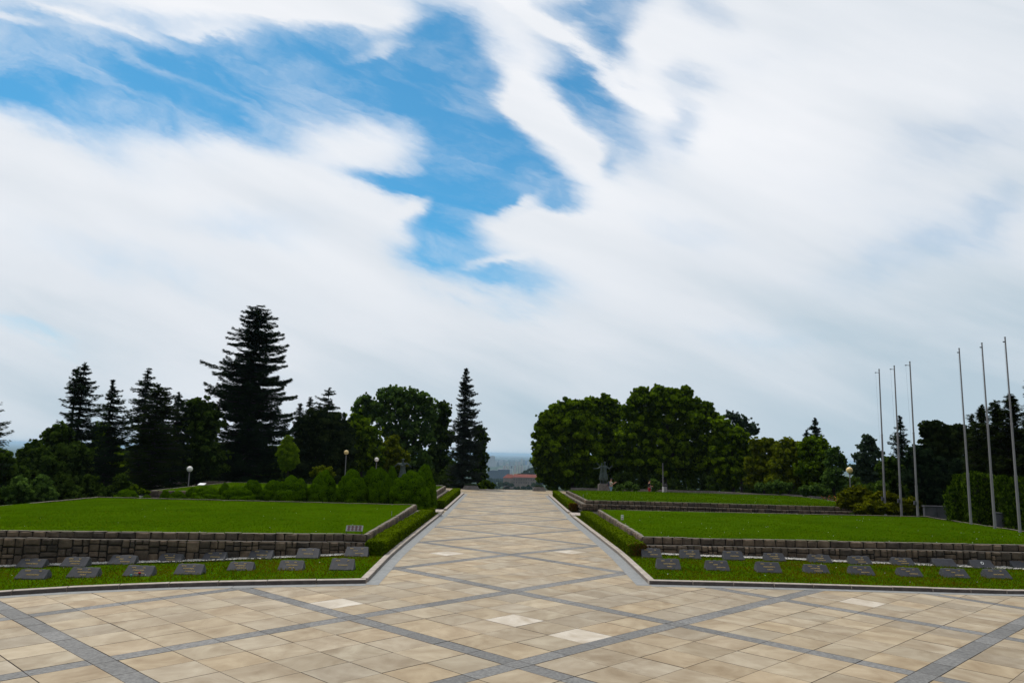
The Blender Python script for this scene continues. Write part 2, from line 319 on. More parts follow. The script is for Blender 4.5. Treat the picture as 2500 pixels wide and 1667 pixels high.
# ---- paving: slabs and granite bands on a diagonal lattice, real joints
LO = np.array([.32,14.40]); E1 = np.array([3.80,3.72]); E2 = np.array([-3.82,3.60]); BW = .40
def steps(Lg):
    h = BW/2/Lg; w = (1-2*h)/5
    return [-h, h]+[h+w*k for k in range(1,5)]      # first cell of each period is the band
S1, S2 = steps(np.linalg.norm(E1)), steps(np.linalg.norm(E2))
PALE = [gpr(*p)[:2] for p in ((819,1471),(1253,1512.5),(1425,1552),(2113,1469),(1110,1350),(1385,1350),(1450,1253))]
def paving(name, x0, x1, y0, y1):
    bm = bmesh.new(); lt = bm.faces.layers.float.new('tone')
    ids = []
    inv = np.linalg.inv(np.array([E1,E2]).T)
    cs = [inv@(np.array(p)-LO) for p in ((x0,y0),(x1,y0),(x0,y1),(x1,y1))]
    i0, i1 = int(min(c[0] for c in cs))-2, int(max(c[0] for c in cs))+2
    j0, j1 = int(min(c[1] for c in cs))-2, int(max(c[1] for c in cs))+2
    def lines(a, b, S):
        l = []
        for k in range(a, b): l += [(k+S[q], q == 0) for q in range(6)]
        l.append((b+S[0], True)); return l
    la, lb = lines(i0, i1, S1), lines(j0, j1, S2)
    pl = [inv@(np.array(p)-LO) for p in PALE]
    g1, g2 = .0068/5.3, .0068/5.3
    for a in range(len(la)-1):
        for b in range(len(lb)-1):
            u0, u1, v0, v1 = la[a][0], la[a+1][0], lb[b][0], lb[b+1][0]
            c = LO+E1*(u0+u1)/2+E2*(v0+v1)/2
            if not (x0-1.2 < c[0] < x1+1.2 and y0-1.2 < c[1] < y1+1.2): continue
            band = la[a][1] or lb[b][1]
            r = random.random()
            t = r**1.4*.8 if not band else r
            if not band and any(u0 < p[0] < u1 and v0 < p[1] < v1 for p in pl): t = 1.0
            quads = [(u0,u1,v0,v1)]
            if not band and t < 1 and c[1] > 24.4 and random.random() < .12: um = (u0+u1)/2; quads = [(u0,um,v0,v1),(um,u1,v0,v1)]
            for (p0,p1,q0,q1) in quads:
                O = [LO+E1*u+E2*v for u, v in ((p0,q0),(p1,q0),(p1,q1),(p0,q1))]
                k = random.choice((.6,1,1,1.6,2.4))
                I = [LO+E1*u+E2*v for u, v in ((p0+g1*k,q0+g2),(p1-g1,q0+g2),(p1-g1,q1-g2*k),(p0+g1*k,q1-g2*k))]
                dz = random.uniform(-.0015,.0015)
                vo = [bm.verts.new((*p,-.006)) for p in O]; vi = [bm.verts.new((*p,dz)) for p in I]
                f = bm.faces.new(vi); f.material_index = 1 if band else 0; f[lt] = t+random.uniform(-.04,.0)*(t<1)
                for q in range(4):
                    f = bm.faces.new((vo[q],vo[(q+1)%4],vi[(q+1)%4],vi[q])); f.material_index = 2; f[lt] = .5
    for co, no in (((x0,0,0),(-1,0,0)),((x1,0,0),(1,0,0)),((0,y0,0),(0,-1,0)),((0,y1,0),(0,1,0))):
        bmesh.ops.bisect_plane(bm, geom=bm.verts[:]+bm.edges[:]+bm.faces[:], plane_co=co, plane_no=no, clear_outer=True)
    for v in bm.verts: v.co.z += gz(v.co.x, v.co.y)
    me = bpy.data.meshes.new(name); bm.to_mesh(me); bm.free()
    for m_ in (M_slab, M_band, M_joint): me.materials.append(m_)
    return tag(link(name, me), kind='structure')
paving('plaza_paving', -30, 30, 4, 24.4)
paving('path_paving', -4.3, 4.8, 24.4, 72.4)
paving('terrace_paving', -40, 42, 72.4, 84.6)
# ---- kerb lines (edge towards the paving)
KL = [(-30,4),(-24,12),(-18.5,17.6),(-15.2,19.6),(-13.3,20.45),(-12.08,20.95),(-10.72,21.32),(-9.64,21.6),(-8.35,21.85),(-6.93,22.05),(-5.52,22.25),(-4.0,22.5)]
KR = [(4.5,23.44),(5.84,23.52),(7.47,23.66),(8.79,23.78),(10.11,23.90),(11.61,24.06),(13.04,24.23),(14.67,24.46),(16.25,24.72),(17.5,24.95),(20,25.35),(24,25.9),(30,26.4)]
def ky(x): 
    return float(np.interp(x, [p[0] for p in KL], [p[1] for p in KL])) if x < 0 else float(np.interp(x, [p[0] for p in KR], [p[1] for p in KR]))
def strip(mb, pts, w, side, lift, m=0, seg=None, gap=.012):
    """flat strip of width w on the given side (+1 left of travel) of a line, in pieces"""
    pts = [np.array(p,float) for p in pts]
    d = [0]
    for a, b in zip(pts, pts[1:]): d.append(d[-1]+np.linalg.norm(b-a))
    def P(s):
        s = min(max(s,0),d[-1]); k = min(np.searchsorted(d, s, side='right')-1, len(pts)-2)
        t = (pts[k+1]-pts[k])/np.linalg.norm(pts[k+1]-pts[k]); return pts[k]+t*(s-d[k]), t
    s = 0; seg = seg or (.9,1.5)
    while s < d[-1]-.05:
        e_ = min(s+random.uniform(*seg), d[-1])
        if d[-1]-e_ < .3: e_ = d[-1]
        yield P(s+gap/2), P(e_-gap/2), s, e_
        s = e_
def gutter(name, pts, w, side):
    mb = MB()
    for (a,ta),(b,tb),s0,s1 in strip(None, pts, w, side, 0, seg=(.8,1.7), gap=.014):
        na = np.array([-ta[1],ta[0]])*side; nb = np.array([-tb[1],tb[0]])*side
        q = [a, b, b+nb*w, a+na*w]
        mb.poly([(p[0],p[1],gz(p[0],p[1])+.005+random.uniform(0,.001)) for p in (q if side > 0 else q[::-1])])
    return tag(mb.build(name, M_gutter), kind='structure')
def kerb(name, pts, side, w=.21, h=.12, seg=(1.25,1.4), face=None):
    mb = MB(); tones = []
    for (a,ta),(b,tb),s0,s1 in strip(None, pts, w, side, 0, seg=seg, gap=.026):
        na = np.array([-ta[1],ta[0]])*side; nb = np.array([-tb[1],tb[0]])*side; c = .012
        j = random.uniform(-.004,.004)
        vs = []
        for p, nv in ((a,na),(b,nb)):
            z = gz(*p)
            for off, zz in ((0+j,-.05),(0+j,h-c),(c+j,h),(w-c,h),(w,h-c),(w,-.05)): vs.append((p[0]+nv[0]*off, p[1]+nv[1]*off, z+zz+j))
        fs = [(k,k+1,k+7,k+6) for k in range(5)]+[(0,1,2,3,4,5),(11,10,9,8,7,6)]
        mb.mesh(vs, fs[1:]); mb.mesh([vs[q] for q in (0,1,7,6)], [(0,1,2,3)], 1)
    return tag(mb.build(name, [M_kerb, face or M_kface2]), kind='structure')
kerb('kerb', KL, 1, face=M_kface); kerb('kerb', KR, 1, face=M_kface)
kerb('kerb', [(-4.0,22.73),(-4.06,27),(-4.05,33),(-4.04,41),(-4.0,48.6)], 1, seg=(.9,1.5))
kerb('kerb', [(4.5,23.67),(4.53,29),(4.50,35),(4.46,41),(4.42,48.6)], -1, seg=(.9,1.5))
kerb('kerb', [(-4.0,52.5),(-3.95,73.9)], 1, seg=(1.,1.6)); kerb('kerb', [(4.42,52.5),(4.3,74.0)], -1, seg=(1.,1.6))
gutter('gutter', KL, .36, -1); gutter('gutter', KR, .34, -1)
gutter('gutter', [(-4.0,22.3),(-4.06,27),(-4.0,49)], .40, -1); gutter('gutter', [(4.5,23.2),(4.53,29),(4.42,49)], .42, 1)
gutter('gutter', [(-3.98,49.2),(-3.95,74)], .36, -1); gutter('gutter', [(4.42,49.2),(4.3,74)], .32, 1)
# ---- terraces: closed loops (x, y, z of the foot, z of the lower tier, z of the top), outside on the right of travel
def ip(tab, x): return float(np.interp(x, [t[0] for t in tab], [t[1] for t in tab]))
def front(tab, zb0, zb1, lo, up):
    res = []
    for px, py in tab:
        zb = zb0+(zb1-zb0)*(px-tab[0][0])/(tab[-1][0]-tab[0][0])
        x, y, _ = gnd(px, py, zb)
        zl = at(px, ip(lo,px), y+.04)[2]; zu = at(px, ip(up,px), y+.26)[2]
        res.append((x,y,zb,zl,zu))
    return res
FL = front([(0,1382.5),(213,1375.5),(452,1368.8),(670,1360.5),(840,1353.5),(907,1348.5)], -.16, .10,
           [(0,1312),(146,1314),(287,1316),(412,1318.7),(625,1321),(792,1322),(907,1324)], [(0,1294.8),(292,1297.5),(625,1301),(819,1302),(891,1304)])
FR = front([(1555,1349.3),(1619,1352),(1714,1356),(1818,1359.5),(1924,1363),(2082,1370.5),(2287,1378),(2500,1386.5)], .12, .0,
           [(1565,1329.4),(1698,1332),(1925,1337.3),(2109,1340),(2273,1342.6),(2500,1348)], [(1583,1309.4),(1698,1313.4),(1925,1317.4),(2194,1324),(2500,1330)])
zL, zR = FL[0][4], FR[-1][4]
XO = 24.0
FL = [(-XO, FL[0][1]-2.6, -.3, FL[0][3], zL)]+FL
FR = FR+[(XO+.6, FR[-1][1]-.1, 0, FR[-1][3], zR)]
xl, xr = FL[-1][0], FR[0][0]
T1L = FL+[(xl-.02,36,.05,.42,FL[-1][4]),(xl-.02,44.4,.0,.45,.78),(-XO,44.4,0,.5,.80)]
T1R = [(xr,44.3,.0,.4,.74),(xr,36,.05,.40,FR[0][4]+.01)]+FR+[(XO+1,44.3,.2,.5,.80)]
T2R = [(5.35,68.2,-.1,.42,.66),(5.40,60,.0,.46,.74),(5.42,51.8,.13,.55,.79),(9.5,52.2,.13,.52,.78),(14.3,51.9,.13,.50,.79),(19,51.4,.13,.50,.79),(23.4,51.2,.13,.5,.79),(24.6,51.6,.2,.5,.79),(25.6,53.0,.2,.5,.79),(26.0,55.5,.2,.5,.79),(26.2,63.8,.2,.5,.78),(25.4,67.2,.1,.5,.78),(16.7,68.6,0,.45,.72)]
T2L = [(-24,50.3,-.1,.42,.85),(-14.6,51.6,.05,.5,.85),(-5.0,51.8,.05,.5,.85),(-5.0,60,.0,.5,.85),(-5.05,67.6,-.1,.5,.86),(-23.9,65.0,-.1,.5,.86)]
class Loop:
    def __init__(s, pts, closed=True):
        s.p = [np.array(q,float) for q in pts]; 
        if closed: s.p.append(s.p[0])
        s.d = [0]
        for a, b in zip(s.p, s.p[1:]): s.d.append(s.d[-1]+np.linalg.norm((b-a)[:2]))
        s.L = s.d[-1]
    def __call__(s, q, t, off, tier):
        q = q % s.L; k = min(np.searchsorted(s.d, q, side='right')-1, len(s.p)-2)
        a, b = s.p[k], s.p[k+1]; f = (q-s.d[k])/(s.d[k+1]-s.d[k]); P = a+(b-a)*f
        tt = (b-a)[:2]/np.linalg.norm((b-a)[:2])
        # mitre the normal near corners
        def tn(i):
            i %= (len(s.p)-1); v = (s.p[i+1]-s.p[i])[:2]; return v/np.linalg.norm(v)
        wdt = .3; v = tt.copy()
        nrm = np.array([tt[1],-tt[0]])
        pos = P[:2]+nrm*off
        z0, z1 = (P[2],P[3]) if tier == 0 else (P[3],P[4])
        return np.array([pos[0],pos[1],z0+(z1-z0)*t])
def inset(pts, off):
    """closed polyline moved inwards (left of travel) by off with mitred corners"""
    n = len(pts); res = []
    for i in range(n):
        a = np.array(pts[i-1][:2]); b = np.array(pts[i][:2]); c = np.array(pts[(i+1)%n][:2])
        d1 = (b-a)/np.linalg.norm(b-a); d2 = (c-b)/np.linalg.norm(c-b)
        n1 = np.array([-d1[1],d1[0]]); n2 = np.array([-d2[1],d2[0]]); m_ = n1+n2; m_ /= (m_@m_)/2
        q = b+m_*off; res.append((q[0],q[1])+tuple(pts[i][2:]))
    return res
def split_rect(s0, s1, t0, t1, h, out, smin=.34):
    w = s1-s0; hh = (t1-t0)*h
    if w > .56 or (w > 1.35*hh and w > smin and random.random() < .65):
        m_ = s0+w*random.uniform(.36,.64); split_rect(s0,m_,t0,t1,h,out); split_rect(m_,s1,t0,t1,h,out)
    elif hh > .42 or (hh > .3 and random.random() < .75):
        m_ = t0+(t1-t0)*random.uniform(.38,.62); split_rect(s0,s1,t0,m_,h,out); split_rect(s0,s1,m_,t1,h,out)
    else: out.append((s0,s1,t0,t1))
def stone_block(mb, tones, lp, r, tier, deep, h):
    """one roughly dressed stone: bulging face with cut corners, deep open joints"""
    s0, s1, t0, t1 = r; w = s1-s0; hh = (t1-t0)*h; sc, tc = (s0+s1)/2, (t0+t1)/2
    j = lambda a: random.uniform(-a, a); top = t1 > .98
    g = random.uniform(.008,.020); rings = []
    cs = random.uniform(.10,.30)
    ang = [(-1,-1+cs),(-1+cs,-1),(1-cs,-1),(1,-1+cs),(1,1-cs),(1-cs,1),(-1+cs,1),(-1,1-cs)]
    jj = [(j(.07),j(.07)) for _ in ang]; tilt = j(.012)
    for off, k, gi in ((-.05,1.0,g),(.012,.985,g),(deep*.75,.86,g),(deep+random.uniform(0,.03),.60,g)):
        ring = []
        for (x, y), (jx, jy) in zip(ang, jj):
            yy = y if not (top and y > .9 and k > .9) else 1.02
            ring.append(lp(sc+(x+jx)*(w/2-gi)*k, tc+(yy+(jy if not (top and y > .5) else jy*.3))*(t1-t0)/2*(1-gi*2/max(hh,.05))*(k if not top or y < 0 else min(1,k+.10)), off+tilt*x+j(.004), tier))
        rings += ring
    fs = [tuple(range(24,32))]
    for q in range(3):
        for k in range(8): a_ = q*8+k; b_ = q*8+(k+1)%8; fs.append((a_,b_,b_+8,a_+8))
    mb.mesh(rings, fs, 0); tones += [random.random()]*len(fs)
def terrace_wall(pts, label, cat='stone wall', detail=1., crude=()):
    low = Loop(pts); ins = inset(pts, .24); upl = Loop(ins)
    org = (sum(p[0] for p in pts)/len(pts), sum(p[1] for p in pts)/len(pts), 0)
    root = empty('retaining_wall', org, 0, label, cat)
    for tier, lp, nm in ((0,low,'lower_tier'),(1,upl,'upper_tier')):
        mb = MB(); tones = []
        n = len(lp.p)-1
        for i in range(n):
            a, b = lp.d[i], lp.d[i+1]-1e-4
            q = a
            h0 = abs((lp.p[i][3]-lp.p[i][2]) if tier == 0 else (lp.p[i][4]-lp.p[i][3])); h1 = abs((lp.p[i+1][3]-lp.p[i+1][2]) if tier == 0 else (lp.p[i+1][4]-lp.p[i+1][3]))
            h = max(.2,(h0+h1)/2)
            while q < b-.02:
                e_ = min(b, q+random.uniform(2.2,3.4))
                if b-e_ < .8: e_ = b
                out = []
                if tier == 0: split_rect(q, e_, 0, 1, h, out)
                else:
                    s_ = q
                    while s_ < e_-.02:
                        w = random.uniform(.3,.55); w = e_-s_ if e_-s_-w < .28 else w; out.append((s_,s_+w,0,1)); s_ += w
                for r in out: stone_block(mb, tones, lp, r, tier, .035, h)
                q = e_
            # recessed mortar behind the stones
            A = [lp(a,0,-.012,tier),lp(b,0,-.012,tier),lp(b,.97,-.012,tier),lp(a,.97,-.012,tier)]; mb.poly(A,1); tones.append(.5)
        # ledge / coping on top
        m2 = Loop(inset(ins if tier else pts, .30 if tier == 0 else .16))
        for i in range(n):
            L1 = lp.d[i+1]-lp.d[i]; k = max(1,int(L1/random.uniform(.4,.55)))
            for q in range(k):
                f0, f1 = q/k+.012/L1, (q+1)/k-.012/L1
                zj = random.uniform(-.008,.012)
                def pt(Lp, f):
                    p = Lp.p[i]+(Lp.p[i+1]-Lp.p[i])*f; return np.array([p[0],p[1],(p[3] if tier == 0 else p[4])+zj])
                o1 = (pt(lp,f0),pt(lp,f1),pt(m2,f1),pt(m2,f0))
                nrm = np.array([0,0,.0]); mb.poly(o1, 2); tones.append(random.random())
        o = mb.build(nm, [M_stone, M_mortar, M_stone_top if tier else M_ledge], root, origin=org); tone_attr(o, tones)
    return root, ins
w1L, iL = terrace_wall(T1L, 'two-tiered stone retaining wall behind the plaques, left of the path')
w1R, iR = terrace_wall(T1R, 'two-tiered stone retaining wall behind the plaques, right of the path')
w2R, i2R = terrace_wall(T2R, 'stone retaining wall of the upper lawn in front of the statue, right of the path')
w2L, i2L = terrace_wall(T2L, 'stone retaining wall of the upper lawn behind the round shrubs, left of the path')
# ---- lawns
def lawn(name, poly, zf, n=40, mats=M_grass):
    """sheet over a polygon (ccw, xy) with height function"""
    bm = bmesh.new(); vs = [bm.verts.new((p[0],p[1],0)) for p in poly]; f = bm.faces.new(vs)
    bmesh.ops.triangulate(bm, faces=[f])
    xs = [p[0] for p in poly]; ys = [p[1] for p in poly]
    for a, b, ax in ((min(xs),max(xs),0),(min(ys),max(ys),1)):
        k = max(2,int((b-a)/1.0))
        for q in range(1,k):
            co = [0,0,0]; no = [0,0,0]; co[ax] = a+(b-a)*q/k; no[ax] = 1
            bmesh.ops.bisect_plane(bm, geom=bm.verts[:]+bm.edges[:]+bm.faces[:], plane_co=co, plane_no=no)
    for v in bm.verts: v.co.z = zf(v.co.x, v.co.y)
    bmesh.ops.recalc_face_normals(bm, faces=bm.faces)
    me = bpy.data.meshes.new(name); bm.to_mesh(me); bm.free(); me.materials.append(mats)
    if me.polygons[0].normal.z < 0: me.flip_normals()
    return tag(link(name, me), kind='structure')
def inpoly(x, y, poly):
    c = np.zeros(len(x), bool); j = len(poly)-1
    for i in range(len(poly)):
        xi, yi = poly[i][:2]; xj, yj = poly[j][:2]
        c ^= ((yi > y) != (yj > y)) & (x < (xj-xi)*(y-yi)/(yj-yi+1e-12)+xi); j = i
    return c
def bump2(x, y): return .012*np.sin(x*1.3+.7*y)+.015*np.sin(.45*x-.9*y+1)+.008*np.sin(2.7*x+1.1)*np.sin(2.2*y)
def blades(poly, zf, n, ln, wd, dry=.12, label=None, yb=1.0, flowers=0, turf=False):
    xs = [p[0] for p in poly]; ys = [p[1] for p in poly]
    x = rng.uniform(min(xs),max(xs),n*3); y = rng.uniform(0,1,n*3)**yb*(max(ys)-min(ys))+min(ys)
    k = inpoly(x,y,poly)
    if not turf: k &= (np.abs(x) < 5.3) | (y < np.interp(x, [p[0] for p in FL+FR], [p[1] for p in FL+FR])-.30-.05*np.sin(x*9)+rng.normal(0,.03,len(x)))
    x, y = x[k][:n], y[k][:n]; n = len(x)
    z = np.array([zf(a,b) for a, b in zip(x,y)])
    cl = np.clip(.5+.5*np.sin(x*2.1+1.7*np.sin(y*1.3))*np.sin(y*1.9+x*.6)+.35*np.sin(x*.43+2*np.sin(y*.31))*np.sin(y*.37-x*.21),0,1)
    l = ln*rng.uniform(.5,1.25,n)*(.75+.5*cl)
    T = np.stack([rng.normal(0,.7,n),rng.normal(0,.7,n),np.ones(n)],1)
    Nn = unit(n)*np.array([1,1,.5])+np.array([0,-.25,.55])
    patch = np.sin(x*.9+2*np.sin(y*.7))*np.sin(y*1.1+.5*x)
    mi = (rng.random(n) < dry*(1+2.5*np.clip(patch,0,1))).astype(int)
    tone = np.clip(rng.random(n)*.6+.4*cl,0,1)
    C = np.stack([x,y,z+l*.4],1)
    sx, sy = l/2, wd*rng.uniform(.6,1.3,n)/2
    if flowers:
        q = rng.choice(n, flowers//2, replace=False); mi[q] = 2
        C[q,2] += .02; sx[q] = .013; sy[q] = .013; T[q] = [1,0,.3]; Nn[q] = [0,-.5,1]
    me = leafmesh('grass', C, T, Nn, sx, sy, [M_turf if turf else M_blade,M_blade2,M_white], mi, tone)
    return tag(link('grass', me), kind='stuff', label=label, cat='grass')
def wy(x, T): 
    pts = [p for p in T if True]; return float(np.interp(x, [p[0] for p in pts], [p[1] for p in pts]))
def z_pl(x, y):                                            # plaque lawns and hedge strips
    T = FL if x < 0 else FR; s = abs(x)
    k0 = ky(x)+.2; w0 = wy(x, T)
    zb = float(np.interp(x, [p[0] for p in T], [p[2] for p in T]))
    if y > w0: return min(gz(x,y)+.10, .12) if abs(x) < 5.6 else zb
    t = min(max((y-k0)/(w0-k0),0),1)
    return gz(x,k0)+.10+(zb-gz(x,k0)-.10)*t**1.2 if w0-y < 60 else 0
PL = [(-24,12.2),(-18.6,17.8)]+[(x-.02,y+.2) for x, y in KL[3:-1]]+[(-4.22,22.7),(-4.27,27),(-4.26,33),(-4.25,41),(-4.21,49.5),(-5.2,49.5),(xl+.01,45)]+[(p[0],p[1]+.02) for p in reversed(FL)]
PRt = [(4.72,23.66)]+[(x,y+.2) for x, y in KR[1:-1]]+[(24.6,26.2)]+[(p[0],p[1]+.02) for p in reversed(FR)]+[(xr-.01,45),(5.6,49.5),(4.63,49.5),(4.67,41),(4.71,35),(4.74,29)]
def zt(T, x, y, yb_=44.4):
    pts = T; zf_ = float(np.interp(x, [p[0] for p in pts], [p[4] for p in pts])); t = min(max((y-29)/15,0),1)
    return zf_+(.77-zf_)*t
zT1L = lambda x,y: zt(FL,x,y)+float(bump2(x,y))*min(1,max(0,min(-5.3-x,44-y))*.5)-.012
zT1R = lambda x,y: zt(FR,x,y)+float(bump2(x,y))*min(1,max(0,min(x-5.9,44-y))*.5)-.012
zT2R = lambda x,y: .79-max(0,y-60)*.009-.012+float(bump2(x,y))*.3+.10*math.exp(-((x-14)**2/60+(y-62)**2/30))
zT2L = lambda x,y: .85-.012+float(bump2(x,y))*.4
pT1L, pT1R, pT2R, pT2L = [[q[:2] for q in inset(i_, .12)] for i_ in (iL,iR,i2R,i2L)]
zpl = lambda x,y: z_pl(x,y)+float(bump2(x,y))*.6*min(1,max(0,abs(x)-5.5))
for nm, pl_, zf, n, ln, wd, yb in (('lawn',PL,zpl,52000,.085,.022,1.),('lawn',PRt,zpl,52000,.085,.022,1.),('lawn',pT1L,zT1L,60000,.038,.016,1.8),('lawn',pT1R,zT1R,60000,.038,.016,1.8),
                           ('lawn',pT2R,zT2R,26000,.06,.03,1.6),('lawn',pT2L,zT2L,14000,.06,.03,1.)):
    lawn(nm, pl_, zf)
    i_ = (PL,PRt,pT1L,pT1R,pT2R,pT2L).index(pl_)
    blades(pl_, zf, n, ln, wd, dry=.42 if i_ < 2 else .06, yb=yb, turf=i_ > 1, flowers=(20,60,50,110,60,0)[i_],
           label=['short patchy grass around the plaques left of the path','short patchy grass around the plaques right of the path','mown grass on the wide left terrace','mown grass on the wide right terrace','mown grass of the upper right lawn before the statue','mown grass of the upper left lawn behind the shrubs'][i_])
# soil sheet between the terraces, rubble ledge beside the hedges, pebble strips
tag((lambda m_: (m_.poly([(-30,44,.0),(-4.9,44,.0),(-4.9,52,.02),(-30,51,.0)]), m_.build('planting_bed_soil', M_soil))[1])(MB()), kind='structure')
tag((lambda m_: (m_.poly([(5.2,44,.02),(32,44,.1),(32,53,.15),(5.2,53,.08)]), m_.build('planting_bed_soil', M_soil))[1])(MB()), kind='structure')
def crosspath(x0, x1):
    mb = MB()
    for k in range(3):
        a = x0+(x1-x0)*k/3; b = x0+(x1-x0)*(k+1)/3-.02; mb.box(((a+b)/2,50.3,-.06),(b-a,2.3,.10),0,bev=.01)
    tag(mb.build('crossing_slab', M_kerb), kind='structure')
crosspath(-5.0,-4.05); crosspath(4.45,5.4)
def pebbles(T, x0, x1, label):
    mb = MB(); xs = np.arange(x0,x1,.5)
    for a, b in zip(xs, xs[1:]): mb.poly([(a,wy(a,T)-.34,z_pl(a,wy(a,T)-.34)+.022),(b,wy(b,T)-.34,z_pl(b,wy(b,T)-.34)+.022),(b,wy(b,T)-.0,z_pl(b,wy(b,T)-.02)+.022),(a,wy(a,T)-.0,z_pl(a,wy(a,T)-.02)+.022)])
    tag(mb.build('gravel_bed', M_pebble), kind='structure')
    n = 8000; x = rng.uniform(x0,x1,n); y = np.array([wy(a,T) for a in x])-.02-np.abs(rng.normal(0,.18,n)).clip(0,.36)
    z = np.array([z_pl(a,b) for a, b in zip(x,y)])+.035
    me = leafmesh('pebble_strip', np.stack([x,y,z+rng.uniform(0,.02,n)],1), unit(n)*np.array([1,1,.2]), np.stack([rng.normal(0,.25,n),rng.normal(-.2,.25,n),np.ones(n)],1), np.full(n,.032), np.full(n,.026), [M_pebble])
    tag(link('pebble_strip', me), kind='stuff', label=label, cat='pebbles')
pebbles(FL, -18.5, -4.9, 'strip of white pebbles at the foot of the left terrace wall')
pebbles(FR, 4.9, 22, 'strip of white pebbles at the foot of the right terrace wall')
# ---- terrain: plateau, wooded slope, plain to the horizon
def terr(x, y):
    dx, dy = abs(x), y
    r = math.hypot(max(0,dx-27), max(0,y-86, -20-y))
    z = -.34 if dx < 30 else -.34
    drop = -110*(1-math.exp(-(r/330)**1.25)) if r > 0 else 0
    side = -.0
    z += drop
    if y > 300:                                          # castle hill
        z += 66*math.exp(-(((x-40)/260)**2+((y-1080)/300)**2))
    if x > 24 and -10 < y < 80: z += .35*math.exp(-((x-30)/12)**2)
    return max(z, -112)
bm = bmesh.new(); rings = []
NA = 144
rad = [3,8,14,20,26,30,34,38,42,46,50,56,62,70,80,95,115,140,175,220,280,350,430,520,640,760,880,960,1040,1120,1220,1350,1550,1900,2500,3500,5000,8000,14000,25000,50000,110000]
cen = bm.verts.new((0,40,-.36))
for r in rad:
    rings.append([bm.verts.new((r*math.sin(2*math.pi*k/NA), 40+r*math.cos(2*math.pi*k/NA), terr(r*math.sin(2*math.pi*k/NA), 40+r*math.cos(2*math.pi*k/NA)))) for k in range(NA)])
for k in range(NA): bm.faces.new((cen, rings[0][(k+1)%NA], rings[0][k]))
for a, b in zip(rings, rings[1:]):
    for k in range(NA): bm.faces.new((a[k],a[(k+1)%NA],b[(k+1)%NA],b[k]))
bmesh.ops.recalc_face_normals(bm, faces=bm.faces)
me = bpy.data.meshes.new('ground'); bm.to_mesh(me); bm.free()
if me.polygons[200].normal.z < 0: me.flip_normals()
M_ground = bpy.data.materials.new('ground_cover'); M_ground.use_nodes = True
_t = M_ground.node_tree; _n = _t.nodes; _l = _t.links; _p = _n['Principled BSDF']; _p.inputs['Roughness'].default_value = .95; _p.inputs['Specular IOR Level'].default_value = .05
_g = _n.new('ShaderNodeNewGeometry')
def _nz(sc, st, d=8):
    mp = _n.new('ShaderNodeMapping'); _l.new(_g.outputs['Position'], mp.inputs[0]); mp.inputs['Scale'].default_value = st
    q = _n.new('ShaderNodeTexNoise'); _l.new(mp.outputs[0], q.inputs['Vector']); q.inputs['Scale'].default_value = sc; q.inputs['Detail'].default_value = d; return q.outputs['Fac']
_r1 = _n.new('ShaderNodeValToRGB'); _l.new(_nz(.0011,(1,.35,1)), _r1.inputs[0])
_r1.color_ramp.elements[0].position = .42; _r1.color_ramp.elements[0].color = (.014,.028,.012,1); _r1.color_ramp.elements[1].position = .66; _r1.color_ramp.elements[1].color = (.13,.13,.09,1)
_e = _r1.color_ramp.elements.new(.52); _e.color = (.035,.06,.022,1)
_r2 = _n.new('ShaderNodeValToRGB'); _l.new(_nz(.35,(1,1,1)), _r2.inputs[0])
_r2.color_ramp.elements[0].color = (.012,.014,.007,1); _r2.color_ramp.elements[1].color = (.028,.040,.012,1)
_sp = _n.new('ShaderNodeSeparateXYZ'); _l.new(_g.outputs['Position'], _sp.inputs[0])
_mr = _n.new('ShaderNodeMapRange'); _l.new(_sp.outputs[2], _mr.inputs[0]); _mr.inputs[1].default_value = -90; _mr.inputs[2].default_value = -104; _mr.inputs[3].default_value = 0; _mr.inputs[4].default_value = 1
_mx = _n.new('ShaderNodeMix'); _mx.data_type = 'RGBA'; _l.new(_mr.outputs[0], _mx.inputs['Factor']); _l.new(_r2.outputs[0], _mx.inputs['A']); _l.new(_r1.outputs[0], _mx.inputs['B']); _l.new(_mx.outputs['Result'], _p.inputs['Base Color'])
me.materials.append(M_ground); tag(link('ground', me), kind='structure')
# ---- low parapet at the far edge of the terrace
def low_wall(pts, h, w, label, name='parapet', m_=None, z0=None):
    mb = MB()
    for a, b in zip(pts, pts[1:]):
        a = np.array(a,float); b = np.array(b,float); n_ = max(1,int(np.linalg.norm(b-a)/1.6))
        for k in range(n_):
            p, q = a+(b-a)*k/n_, a+(b-a)*(k+1)/n_; c = (p+q)/2; ln = np.linalg.norm(q-p)-.015
            mb.box((c[0],c[1],(z0 if z0 is not None else -.2)+h/2),(ln,w,h),math.atan2(q[1]-p[1],q[0]-p[0]),bev=.015)
    o = mb.build(name, m_ or M_cwall); return tag(o, label, 'low wall')
low_wall([(-34,76),(-28,81),(-6.8,83)], .44, .35, 'low grey stone parapet behind the upper left lawn')
low_wall([(7.4,84),(23,84),(29,79.5)], .44, .35, 'low grey stone parapet behind the upper right lawn, under the big trees')
low_wall([(28.2,76),(30.6,70),(31.6,65.0),(31.2,60)], .6, .4, 'low pale stone wall curving beside the orange flowers on the right', z0=-.1)
